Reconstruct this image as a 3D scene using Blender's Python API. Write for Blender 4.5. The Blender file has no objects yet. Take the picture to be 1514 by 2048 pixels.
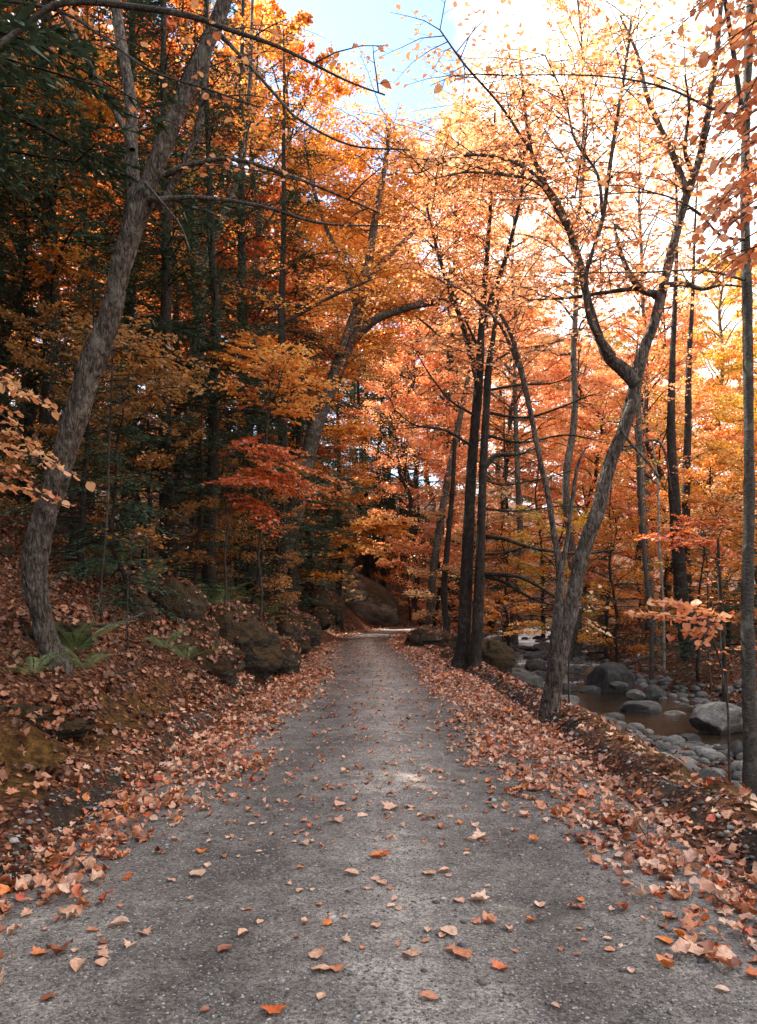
import bpy, math, random
import numpy as np
from mathutils import Vector

PI = math.pi
rng = np.random.default_rng(11)
random.seed(5)
scene = bpy.context.scene
COL = scene.collection
FPX, CAMH, HX, HY = 1500.0, 1.4, 757.0, 1215.0


def at(px, py, Y):
    return np.array([(px - HX) / FPX * Y, Y, CAMH + (HY - py) / FPX * Y])


# ------------------------------------------------------------------ noise
def _hash(ix, iy, iz, s):
    h = (ix.astype(np.int64) * 374761393 + iy.astype(np.int64) * 668265263 + iz.astype(np.int64) * 2147483647 + s * 974711) & 0xFFFFFFFF
    h = ((h ^ (h >> 13)) * 1274126177) & 0xFFFFFFFF
    return ((h ^ (h >> 16)) & 0xFFFFFF) / float(0xFFFFFF)


def vnoise(P, s=0):
    P = np.asarray(P, float)
    i = np.floor(P)
    f = P - i
    f = f * f * (3 - 2 * f)
    i = i.astype(np.int64)
    r = 0
    for dx in (0, 1):
        for dy in (0, 1):
            for dz in (0, 1):
                w = (f[..., 0] if dx else 1 - f[..., 0]) * (f[..., 1] if dy else 1 - f[..., 1]) * (f[..., 2] if dz else 1 - f[..., 2])
                r = r + w * _hash(i[..., 0] + dx, i[..., 1] + dy, i[..., 2] + dz, s)
    return r * 2 - 1


def fbm(P, octv=3, s=0):
    P = np.asarray(P, float)
    a, t, r = 1.0, 0.0, 0
    for k in range(octv):
        r = r + a * vnoise(P * 2 ** k, s + k)
        t += a
        a *= .5
    return r / t


def xy0(x, y, k=1.0):
    return np.stack([x * k, y * k, np.zeros_like(x)], -1)


def sstep(a, b, x):
    t = np.clip((x - a) / (b - a), 0, 1)
    return t * t * (3 - 2 * t)


# ------------------------------------------------------------------ land
RY = np.array([-30, 0, 14, 20, 25, 30, 34, 38, 42, 46, 50, 60, 90, 200.])
RC = np.array([0, 0, 0, -.15, -.4, -.6, -.4, .4, 2.2, 4.8, 8, 17, 44, 140.])
SY = np.array([-30, 0, 8, 10, 12, 14, 17, 20, 25, 30, 35, 40, 45, 50, 60, 90, 200.])
SX = np.array([22, 16, 9.6, 7.9, 6.5, 5.7, 5.15, 5.0, 5.3, 6.1, 7.2, 8.8, 11.5, 15, 25, 54, 150.])
SW = np.array([2.4, 2.4, 2.2, 2.1, 2.0, 1.8, 1.35, 1.0, .95, 1.0, 1, 1, 1, 1, 1, 1, 1.])


def rc(y): return np.interp(y, RY, RC)


def road_u(x, y):
    sl = (rc(y + .5) - rc(y - .5))
    return (x - rc(y)) / np.sqrt(1 + sl * sl)


def water_z(y):
    return np.interp(y, [-30, 17, 20, 24, 30, 40, 60, 200], [-.68, -.66, -.52, -.38, -.12, .25, .8, 1.5])


MOUNDS = [(-2.75, 10.4, .85, .95, .38), (-3.7, 9.6, .9, .7, .25), (-2.75, 5.9, .55, .38, .16), (-3.1, 13.2, .9, .9, .3),
          (-4.2, 12, .9, .8, .4), (-3.3, 18.5, 1.0, 1.2, .4), (-3.2, 24, 1.2, 2.0, .6), (-2.9, 31, 1.2, 2.4, .7), (-3.7, 40, 1.8, 3, .6),
          (2.55, 5.0, .45, .6, .07), (2.6, 8.2, .5, .8, .05), (3.1, 31, 1.3, 1.5, .4), (-3.15, 7.9, .5, .45, .18)]


def land(x, y):
    x = np.asarray(x, float)
    y = np.asarray(y, float)
    u = road_u(x, y)
    near = np.interp(u, [-60, -14, -8, -5.5, -4.2, -3.5, -3.0, -2.6, -2.3, -2.12, -2.02, -1.9], [21, 4.8, 2.5, 1.45, .95, .62, .34, .20, .15, .08, -.03, 0])
    far = np.interp(u, [-60, -14, -8, -6, -4.5, -3.5, -2.9, -2.5, -2.25, -2.1, -2.0, -1.9], [24, 6.6, 3.8, 2.6, 1.75, 1.15, .65, .3, .16, .05, -.05, 0])
    k = sstep(7, 13, y)
    left = near * (1 - k) + far * k
    right = np.interp(u, [1.85, 1.98, 2.12, 2.3, 2.5, 2.75, 3.1, 3.6, 8, 12, 20, 60], [0, -.03, .08, .13, .08, -.16, -.4, -.5, .05, .5, 2.6, 15])
    z = np.where(u < 0, left, right)
    ns = fbm(xy0(x, y, .9), 3, 3)
    lipn = fbm(xy0(x, y, 1.6), 3, 77)
    z = z + .06 * lipn * np.exp(-((np.abs(u) - 2.2) / .3) ** 2)
    amp = sstep(1.95, 2.6, np.abs(u))
    z = z + sstep(-2.5, -3.4, u) * (1 - sstep(30, 60, y)) * (.16 * (1 - 2.4 * np.abs(fbm(xy0(x, y, 1.15), 2, 93))) + .07 * fbm(xy0(x, y, 5), 2, 95))
    z = z + amp * (.10 * ns + .05 * fbm(xy0(x, y, 3.5), 2, 9)) + amp * sstep(4, 14, np.abs(u)) * .6 * fbm(xy0(x, y, .22), 2, 5)
    for mx, my, rx, ry, h in MOUNDS:
        z = z + h * np.exp(-(((x - mx) / rx) ** 2 + ((y - my) / ry) ** 2) * 1.6)
    # channel
    s = np.interp(y, SY, SX)
    w = np.interp(y, SY, SW)
    sl = np.interp(y + .5, SY, SX) - np.interp(y - .5, SY, SX)
    d = np.abs(x - s) / np.sqrt(1 + sl * sl) - w * .9
    d = d + .35 * fbm(xy0(x, y, .7), 2, 21)
    bed = water_z(y) - .22 + .08 * fbm(xy0(x, y, 2.0), 2, 31)
    t = sstep(-.3, np.where(x < s, 1.5, 2.6), d)
    z = np.where(u > 1.9, bed * (1 - t) + z * t, z)
    return z + sstep(26, 60, y) * .5


def landz(x, y): return float(land(np.array([x]), np.array([y]))[0])


# ------------------------------------------------------------------ mesh helpers
def mesh_np(name, V, faces, mats, smooth=False, attrs=None, uv=None, mat_idx=None):
    """faces: list of int arrays (n,k)"""
    me = bpy.data.meshes.new(name)
    V = np.asarray(V, np.float32)
    me.vertices.add(len(V))
    me.vertices.foreach_set('co', V.ravel())
    loops = np.concatenate([f.ravel() for f in faces]).astype(np.int32)
    tot = np.concatenate([np.full(len(f), f.shape[1]) for f in faces])
    start = np.concatenate([[0], np.cumsum(tot)[:-1]]).astype(np.int32)
    me.loops.add(len(loops))
    me.loops.foreach_set('vertex_index', loops)
    me.polygons.add(len(tot))
    me.polygons.foreach_set('loop_start', start)
    if smooth:
        me.polygons.foreach_set('use_smooth', np.ones(len(tot), bool))
    for m in mats:
        me.materials.append(m)
    if mat_idx is not None:
        me.polygons.foreach_set('material_index', np.asarray(mat_idx, np.int32))
    for k, v in (attrs or {}).items():
        a = me.attributes.new(k, 'FLOAT', 'POINT')
        a.data.foreach_set('value', np.asarray(v, np.float32))
    if uv is not None:
        l = me.uv_layers.new(name='UVMap')
        l.data.foreach_set('uv', np.asarray(uv, np.float32)[loops].ravel())
    me.update(calc_edges=True)
    return me


def link(name, me, parent=None):
    o = bpy.data.objects.new(name, me)
    COL.objects.link(o)
    if parent is not None:
        o.parent = parent
    return o


def tag(o, label=None, cat=None, group=None, kind=None):
    if label: o['label'] = label
    if cat: o['category'] = cat
    if group: o['group'] = group
    if kind: o['kind'] = kind
    return o


def thing(name, label, cat, loc=(0, 0, 0), rz=0, group=None):
    o = bpy.data.objects.new(name, None)
    o.empty_display_size = .1
    COL.objects.link(o)
    o.location = loc
    o.rotation_euler = (0, 0, rz)
    return tag(o, label, cat, group)


def dup(root, loc, rz=0, sc=1, label=None, group=None):
    r = root.copy()
    COL.objects.link(r)
    r.location = loc
    r.rotation_euler = (0, 0, rz)
    r.scale = (sc, sc, sc) if np.isscalar(sc) else sc
    if label: r['label'] = label
    if group: r['group'] = group
    for ch in root.children:
        c = ch.copy()
        COL.objects.link(c)
        c.parent = r
        for g in ch.children:
            d = g.copy()
            COL.objects.link(d)
            d.parent = c
    return r


class Tubes:
    def __init__(s): s.V, s.F, s.n = [], [], 0

    def add(s, pts, rad, sides=6, rough=0., seed=0, cap=True):
        pts = np.asarray(pts, float)
        rad = np.asarray(rad, float)
        n = len(pts)
        T = np.gradient(pts, axis=0)
        T /= np.linalg.norm(T, axis=1)[:, None] + 1e-9
        ref = np.array([.13, .97, .2]) if abs(T[0][2]) > .7 else np.array([0, 0, 1.])
        A = np.cross(T, ref)
        A /= np.linalg.norm(A, axis=1)[:, None] + 1e-9
        B = np.cross(T, A)
        a = np.linspace(0, 2 * PI, sides, endpoint=False)
        R = rad[:, None] * np.ones(sides)[None]
        dirs = A[:, None] * np.cos(a)[None, :, None] + B[:, None] * np.sin(a)[None, :, None]
        if rough > 0:
            P0 = pts[:, None] + dirs * R[..., None]
            q = P0 * np.array([1, 1, .28]) * 24
            rid = 1 - np.abs(fbm(q, 2, seed)) * 2.2
            lump = fbm(P0 * np.array([9, 9, 5.]), 2, seed + 3)
            fine = fbm(P0 * np.array([60, 60, 22.]), 2, seed + 5) if sides > 30 else 0
            R = R * (1 + rough * .22 * fbm(P0 * 3.0, 2, seed + 7)) + rough * (.024 * (rid - .4) + .016 * lump + .012 * fine) * np.minimum(1, rad / .14)[:, None]
        V = pts[:, None] + dirs * R[..., None]
        i = np.arange(n - 1)[:, None] * sides
        j = np.arange(sides)[None]
        k = (j + 1) % sides
        f = np.stack([i + j, i + k, i + sides + k, i + sides + j], -1).reshape(-1, 4) + s.n
        s.V.append(V.reshape(-1, 3))
        s.F.append(f)
        s.n += n * sides

    def mesh(s, name, mat, off=None, smooth=True):
        V = np.concatenate(s.V)
        if off is not None: V = V - np.asarray(off)
        return mesh_np(name, V, [np.concatenate(s.F)], [mat], smooth)


def spline(pts, per=8):
    P = np.asarray(pts, float)
    n = len(P)
    Q = np.vstack([2 * P[0] - P[1], P, 2 * P[-1] - P[-2]])
    out = []
    t = np.linspace(0, 1, per, endpoint=False)[:, None]
    for i in range(n - 1):
        a, b, c, d = Q[i], Q[i + 1], Q[i + 2], Q[i + 3]
        out.append(.5 * (2 * b + (c - a) * t + (2 * a - 5 * b + 4 * c - d) * t * t + (3 * b - a - 3 * c + d) * t ** 3))
    out.append(P[-1:])
    return np.vstack(out)


# leaf templates: (verts (along, side, up), faces list, )
def leaf_tpl(kind, seed=0, curl=0.):
    r = np.random.default_rng(seed)
    if kind == 'q':
        V = np.array([[0, 0, 0], [.5, .33, .05], [1, 0, -.05], [.5, -.33, .05]])
        F = [np.array([[0, 1, 2], [0, 2, 3]])]
    elif kind == 'tri':
        V = np.array([[0, .15, 0], [0, -.15, 0], [1, 0, 0.]])
        F = [np.array([[0, 1, 2]])]
    elif kind == 'oval':
        s = np.array([0, .14, .36, .6, .82, 1.])
        w = np.array([0, .2, .33, .32, .19, 0])
        V, F = [], []
        for a, b in zip(s, w): V += [[a, -b, 0], [a, 0, 0], [a, b, 0]]
        V = np.array(V, float)
        q = []
        for i in range(5):
            q += [[3 * i, 3 * i + 3, 3 * i + 4, 3 * i + 1], [3 * i + 1, 3 * i + 4, 3 * i + 5, 3 * i + 2]]
        F = [np.array(q)]
    else:  # maple
        ang = [180, 150, 128, 100, 78, 60, 42, 28, 12, 0]
        rad = [.12, .42, .30, .58, .34, .46, .36, .5, .42, .66]
        P = []
        for a, b in zip(ang, rad): P.append((math.radians(a), b))
        full = [(a, b) for a, b in P] + [(-a, b) for a, b in reversed(P[1:-1])]
        V = [[.36, 0, 0]] + [[.36 + b * math.cos(a), b * math.sin(a), 0] for a, b in full]
        V = np.array(V, float)
        m = len(V) - 1
        F = [np.array([[0, 1 + i, 1 + (i + 1) % m] for i in range(m)])]
    uv = V[:, :2].copy()
    if kind not in ('q', 'tri'):
        fold = r.uniform(.1, .7) * (1 if curl else .3)
        V[:, 2] += np.abs(V[:, 1]) * fold
        V[:, 2] += curl * r.uniform(-.4, 1.) * (V[:, 0] - .5) ** 2 * 1.4
        V[:, 2] += curl * r.uniform(-.3, .9) * V[:, 1] ** 2 * 1.8
        V[:, 2] += curl * .12 * r.standard_normal(len(V))
        tw = curl * r.uniform(-.8, .8)
        V[:, 2] += tw * V[:, 1] * V[:, 0]
        V[:, 1] *= r.uniform(.85, 1.15)
    return V, F, uv


def unit(a): return a / (np.linalg.norm(a, axis=-1, keepdims=True) + 1e-9)


class Leaves:
    def __init__(s): s.P, s.D, s.N, s.S, s.C = [], [], [], [], []

    def add(s, P, D, N, S, C):
        n = len(P)
        s.P.append(P); s.D.append(D); s.N.append(N)
        s.S.append(np.broadcast_to(S, (n,))); s.C.append(np.broadcast_to(C, (n,)))

    def arrays(s): return [np.concatenate(a) for a in (s.P, s.D, s.N, s.S, s.C)]

    def mesh(s, name, mat, tpls, off=None, wide=1.0):
        P, D, N, S, C = s.arrays()
        if off is not None: P = P - np.asarray(off)
        D = unit(D)
        X = unit(np.cross(N, D))
        Z = np.cross(D, X)
        ch = rng.integers(0, len(tpls), len(P))
        Vs, Fd, A, U, base = [], {}, [], [], 0
        for ti, (tv, tf, tuv) in enumerate(tpls):
            m = ch == ti
            n = int(m.sum())
            if not n: continue
            k = len(tv)
            V = P[m][:, None] + S[m][:, None, None] * (tv[None, :, 0, None] * D[m][:, None] + wide * tv[None, :, 1, None] * X[m][:, None] + tv[None, :, 2, None] * Z[m][:, None])
            Vs.append(V.reshape(-1, 3))
            for f in tf:
                ff = (f[None] + (np.arange(n) * k)[:, None, None] + base).reshape(-1, f.shape[1])
                Fd.setdefault(f.shape[1], []).append(ff)
            A.append(np.repeat(C[m], k))
            U.append(np.tile(tuv, (n, 1)))
            base += n * k
        return mesh_np(name, np.concatenate(Vs), [np.concatenate(v) for v in Fd.values()], [mat], False, {'tint': np.concatenate(A)}, np.concatenate(U))


# ------------------------------------------------------------------ materials
def newmat(name):
    m = bpy.data.materials.new(name)
    m.use_nodes = True
    nt = m.node_tree
    nt.nodes.clear()
    return m, nt, nt.nodes, nt.links


def nd(nodes, t, **kw):
    n = nodes.new(t)
    for k, v in kw.items():
        if k.startswith('_'): setattr(n, k[1:], v)
        else: n.inputs[k].default_value = v
    return n


def ramp(nodes, stops, interp='LINEAR'):
    n = nodes.new('ShaderNodeValToRGB')
    n.color_ramp.interpolation = interp
    e = n.color_ramp.elements
    while len(e) < len(stops): e.new(.5)
    for i, (p, c) in enumerate(stops):
        e[i].position = p
        e[i].color = (*c, 1) if len(c) == 3 else c
    return n


def leaf_mat(name, stops, trans=.45, gloss=.06, veins=False):
    m, nt, N, L = newmat(name)
    at_ = nd(N, 'ShaderNodeAttribute', _attribute_name='tint')
    r = ramp(N, stops)
    L.new(at_.outputs['Fac'], r.inputs[0])
    col = r.outputs[0]
    if veins:
        uv = nd(N, 'ShaderNodeUVMap')
        sp = N.new('ShaderNodeSeparateXYZ')
        L.new(uv.outputs[0], sp.inputs[0])
        ab = nd(N, 'ShaderNodeMath', _operation='ABSOLUTE')
        L.new(sp.outputs[1], ab.inputs[0])
        mu = nd(N, 'ShaderNodeMath', _operation='MULTIPLY_ADD')
        L.new(ab.outputs[0], mu.inputs[0]); mu.inputs[1].default_value = -.8
        L.new(sp.outputs[0], mu.inputs[2])
        m2 = nd(N, 'ShaderNodeMath', _operation='MULTIPLY'); m2.inputs[1].default_value = 60
        L.new(mu.outputs[0], m2.inputs[0])
        sn = nd(N, 'ShaderNodeMath', _operation='SINE')
        L.new(m2.outputs[0], sn.inputs[0])
        nz = nd(N, 'ShaderNodeTexNoise', Scale=60.0, Detail=2.0)
        tc = N.new('ShaderNodeNewGeometry')
        L.new(tc.outputs['Position'], nz.inputs['Vector'])
        a2 = nd(N, 'ShaderNodeMath', _operation='MULTIPLY_ADD')
        L.new(sn.outputs[0], a2.inputs[0]); a2.inputs[1].default_value = .13
        L.new(nz.outputs['Fac'], a2.inputs[2])
        mr = nd(N, 'ShaderNodeMapRange'); mr.inputs[1].default_value = .2; mr.inputs[2].default_value = .8
        mr.inputs[3].default_value = .55; mr.inputs[4].default_value = 1.25
        L.new(a2.outputs[0], mr.inputs[0])
        mx = nd(N, 'ShaderNodeVectorMath', _operation='SCALE')
        L.new(col, mx.inputs[0]); L.new(mr.outputs[0], mx.inputs['Scale'])
        col = mx.outputs[0]
    d = N.new('ShaderNodeBsdfDiffuse')
    t = N.new('ShaderNodeBsdfTranslucent')
    L.new(col, d.inputs[0]); L.new(col, t.inputs[0])
    mix = nd(N, 'ShaderNodeMixShader', Fac=trans)
    L.new(d.outputs[0], mix.inputs[1]); L.new(t.outputs[0], mix.inputs[2])
    g = nd(N, 'ShaderNodeBsdfGlossy', Roughness=.45)
    g.inputs[0].default_value = (1, 1, 1, 1)
    m2_ = nd(N, 'ShaderNodeMixShader', Fac=gloss)
    L.new(mix.outputs[0], m2_.inputs[1]); L.new(g.outputs[0], m2_.inputs[2])
    o = N.new('ShaderNodeOutputMaterial')
    L.new(m2_.outputs[0], o.inputs[0])
    return m


M = {}
M['beech'] = leaf_mat('beech_leaf', [(0, (.56, .15, .055)), (.3, (.80, .28, .11)), (.65, (.88, .39, .155)), (1, (.92, .56, .28))], .5)
M['orange'] = leaf_mat('orange_leaf', [(0, (.42, .075, .015)), (.35, (.82, .28, .04)), (.7, (.92, .42, .08)), (1, (.93, .60, .18))], .5)
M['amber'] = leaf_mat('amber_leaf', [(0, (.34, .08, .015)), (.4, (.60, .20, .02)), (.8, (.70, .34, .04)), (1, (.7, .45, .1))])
M['red'] = leaf_mat('red_leaf', [(0, (.34, .045, .012)), (.4, (.66, .125, .022)), (.8, (.84, .24, .05)), (1, (.86, .38, .15))])
M['yellow'] = leaf_mat('yellow_leaf', [(0, (.45, .22, .02)), (.5, (.74, .45, .04)), (1, (.8, .62, .14))])
M['pale'] = leaf_mat('pale_leaf', [(0, (.50, .22, .08)), (.5, (.78, .45, .2)), (1, (.85, .66, .36))])
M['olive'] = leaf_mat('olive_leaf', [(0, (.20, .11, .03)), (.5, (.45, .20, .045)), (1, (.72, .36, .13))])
M['needle'] = leaf_mat('hemlock_needle', [(0, (.016, .032, .019)), (.6, (.042, .078, .043)), (1, (.09, .13, .065))], .2, .04)
M['needle_light'] = leaf_mat('spruce_needle', [(0, (.03, .07, .04)), (.6, (.07, .14, .085)), (1, (.13, .2, .11))], .2, .04)
M['litter_old'] = leaf_mat('old_dead_leaf', [(0, (.03, .014, .01)), (.3, (.11, .035, .018)), (.55, (.30, .10, .04)), (.85, (.50, .24, .14)), (.95, (.42, .09, .02)), (1, (.5, .24, .15))], .1, .05, True)
M['litter'] = leaf_mat('dead_leaf', [(0, (.06, .02, .012)), (.16, (.27, .075, .03)), (.36, (.56, .18, .075)), (.56, (.72, .33, .18)), (.78, (.80, .52, .37)), (.86, (.62, .09, .025)), (1, (.80, .22, .03))], .15, .07, True)
M['fern'] = leaf_mat('fern_leaf', [(0, (.07, .12, .04)), (.6, (.18, .27, .10)), (1, (.32, .38, .18))], .3)


def bark_mat(name, dark, light, lichen=(.32, .34, .28), lic=.35, scale=1.0, horizontal=False, bump=.8):
    m, nt, N, L = newmat(name)
    tc = N.new('ShaderNodeTexCoord')
    mp = N.new('ShaderNodeMapping')
    mp.inputs['Scale'].default_value = (1, 1, 3.5) if horizontal else (1, 1, .3)
    L.new(tc.outputs['Object'], mp.inputs[0])
    v = nd(N, 'ShaderNodeTexVoronoi', Scale=20 * scale, _feature='DISTANCE_TO_EDGE')
    nz0 = nd(N, 'ShaderNodeTexNoise', Scale=14 * scale, Detail=4.0)
    L.new(mp.outputs[0], nz0.inputs['Vector'])
    ad = nd(N, 'ShaderNodeVectorMath', _operation='MULTIPLY_ADD')
    L.new(nz0.outputs['Color'], ad.inputs[0]); ad.inputs[1].default_value = (.22, .22, .12); L.new(mp.outputs[0], ad.inputs[2])
    L.new(ad.outputs[0], v.inputs['Vector'])
    nz = nd(N, 'ShaderNodeTexNoise', Scale=24 * scale, Detail=7.0, Roughness=.7)
    L.new(mp.outputs[0], nz.inputs['Vector'])
    mu = nd(N, 'ShaderNodeMath', _operation='MULTIPLY_ADD')
    nzb = nd(N, 'ShaderNodeTexNoise', Scale=110 * scale, Detail=5.0, Roughness=.7); L.new(mp.outputs[0], nzb.inputs['Vector'])
    avg = nd(N, 'ShaderNodeMath', _operation='MULTIPLY_ADD'); avg.inputs[1].default_value = .35; L.new(nzb.outputs['Fac'], avg.inputs[0])
    hf = nd(N, 'ShaderNodeMath', _operation='MULTIPLY'); hf.inputs[1].default_value = .85; L.new(nz.outputs['Fac'], hf.inputs[0]); L.new(hf.outputs[0], avg.inputs[2])
    L.new(v.outputs[0], mu.inputs[0]); mu.inputs[1].default_value = .9; L.new(avg.outputs[0], mu.inputs[2])
    r = ramp(N, [(.50, dark), (.68, tuple((a + b) * .42 for a, b in zip(dark, light))), (.90, light)])
    L.new(mu.outputs[0], r.inputs[0])
    n2 = nd(N, 'ShaderNodeTexNoise', Scale=5.0, Detail=8.0, Roughness=.7)
    L.new(tc.outputs['Object'], n2.inputs['Vector'])
    r2 = ramp(N, [(.54, (0, 0, 0)), (.62, (lic, lic, lic))])
    L.new(n2.outputs['Fac'], r2.inputs[0])
    mx = nd(N, 'ShaderNodeMix', _data_type='RGBA')
    L.new(r2.outputs[0], mx.inputs[0]); L.new(r.outputs[0], mx.inputs[6]); mx.inputs[7].default_value = (*lichen, 1)
    n3 = nd(N, 'ShaderNodeTexNoise', Scale=2.2, Detail=3.0)
    L.new(tc.outputs['Object'], n3.inputs['Vector'])
    mr = nd(N, 'ShaderNodeMapRange'); mr.inputs[1].default_value = .25; mr.inputs[2].default_value = .75; mr.inputs[3].default_value = .62; mr.inputs[4].default_value = 1.2
    L.new(n3.outputs['Fac'], mr.inputs[0])
    sc = nd(N, 'ShaderNodeVectorMath', _operation='SCALE')
    L.new(mx.outputs[2], sc.inputs[0]); L.new(mr.outputs[0], sc.inputs['Scale'])
    b = nd(N, 'ShaderNodeBump', Strength=bump, Distance=.02)
    L.new(mu.outputs[0], b.inputs['Height'])
    p = nd(N, 'ShaderNodeBsdfPrincipled', Roughness=.9)
    p.inputs['Specular IOR Level'].default_value = .2
    L.new(sc.outputs[0], p.inputs['Base Color']); L.new(b.outputs[0], p.inputs['Normal'])
    o = N.new('ShaderNodeOutputMaterial')
    L.new(p.outputs[0], o.inputs[0])
    return m


M['bark'] = bark_mat('maple_bark', (.010, .008, .006), (.20, .163, .138), (.24, .24, .2), .5, bump=1.3)
M['bark_dark'] = bark_mat('hemlock_bark', (.008, .006, .005), (.055, .042, .035), (.1, .11, .09), .3)
M['bark_birch'] = bark_mat('smooth_bark', (.016, .014, .012), (.135, .122, .106), (.2, .21, .17), .6, 1.3, True, .6)
M['bark_pale'] = bark_mat('pale_bark', (.1, .09, .08), (.4, .37, .33), (.7, .7, .66), .5, 1, True, .3)
M['twig'] = bark_mat('twig_bark', (.025, .02, .016), (.10, .08, .07), (.2, .2, .18), .5, 1, False, .3)


def rock_mat(name, cols, moss=.0, mosscol=(.09, .055, .018), leafy=0):
    m, nt, N, L = newmat(name)
    tc = N.new('ShaderNodeTexCoord')
    oi = N.new('ShaderNodeObjectInfo')
    ad = nd(N, 'ShaderNodeVectorMath', _operation='ADD')
    cb = N.new('ShaderNodeCombineXYZ')
    mm = nd(N, 'ShaderNodeMath', _operation='MULTIPLY'); mm.inputs[1].default_value = 40
    L.new(oi.outputs['Random'], mm.inputs[0]); L.new(mm.outputs[0], cb.inputs[0])
    L.new(tc.outputs['Object'], ad.inputs[0]); L.new(cb.outputs[0], ad.inputs[1])
    nz = nd(N, 'ShaderNodeTexNoise', Scale=4.0, Detail=10.0, Roughness=.68)
    L.new(ad.outputs[0], nz.inputs['Vector'])
    r = ramp(N, [(.3, cols[0]), (.52, cols[1]), (.72, cols[2])])
    L.new(nz.outputs['Fac'], r.inputs[0])
    mr = nd(N, 'ShaderNodeMapRange'); mr.inputs[3].default_value = .4; mr.inputs[4].default_value = 1.5
    L.new(oi.outputs['Random'], mr.inputs[0])
    sc = nd(N, 'ShaderNodeVectorMath', _operation='SCALE')
    L.new(r.outputs[0], sc.inputs[0]); L.new(mr.outputs[0], sc.inputs['Scale'])
    col = sc.outputs[0]
    n2 = nd(N, 'ShaderNodeTexNoise', Scale=3.0, Detail=6.0, Roughness=.7)
    L.new(ad.outputs[0], n2.inputs['Vector'])
    if moss > 0:
        g = N.new('ShaderNodeNewGeometry')
        s = N.new('ShaderNodeSeparateXYZ'); L.new(g.outputs['Normal'], s.inputs[0])
        q = nd(N, 'ShaderNodeMath', _operation='MULTIPLY_ADD'); q.inputs[1].default_value = .3
        L.new(s.outputs[2], q.inputs[0]); L.new(n2.outputs['Fac'], q.inputs[2])
        r2 = ramp(N, [(.62 - moss * .3, (0, 0, 0)), (.72 - moss * .3, (1, 1, 1))])
        L.new(q.outputs[0], r2.inputs[0])
        n4 = nd(N, 'ShaderNodeTexNoise', Scale=18.0, Detail=9.0, Roughness=.75)
        L.new(tc.outputs['Object'], n4.inputs['Vector'])
        r4 = ramp(N, [(.3, tuple(c * .45 for c in mosscol)), (.7, tuple(c * 1.5 for c in mosscol))])
        L.new(n4.outputs['Fac'], r4.inputs[0])
        mx = nd(N, 'ShaderNodeMix', _data_type='RGBA')
        L.new(r2.outputs[0], mx.inputs[0]); L.new(col, mx.inputs[6]); L.new(r4.outputs[0], mx.inputs[7])
        col = mx.outputs[2]
    b = nd(N, 'ShaderNodeBump', Strength=.9, Distance=.04)
    n5 = nd(N, 'ShaderNodeTexNoise', Scale=22.0, Detail=6.0)
    L.new(tc.outputs['Object'], n5.inputs['Vector'])
    L.new(n5.outputs['Fac'], b.inputs['Height'])
    p = nd(N, 'ShaderNodeBsdfPrincipled', Roughness=.75)
    p.inputs['Specular IOR Level'].default_value = .3
    L.new(col, p.inputs['Base Color']); L.new(b.outputs[0], p.inputs['Normal'])
    o = N.new('ShaderNodeOutputMaterial'); L.new(p.outputs[0], o.inputs[0])
    return m


M['rock'] = rock_mat('river_rock', [(.035, .032, .029), (.10, .094, .088), (.22, .21, .20)])
M['rock_moss'] = rock_mat('mossy_rock', [(.02, .018, .015), (.055, .05, .045), (.20, .21, .19)], .75, (.05, .028, .01))
M['rock_big'] = rock_mat('ledge_rock', [(.03, .024, .02), (.10, .083, .07), (.24, .19, .16)], .3, (.05, .03, .012))


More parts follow.
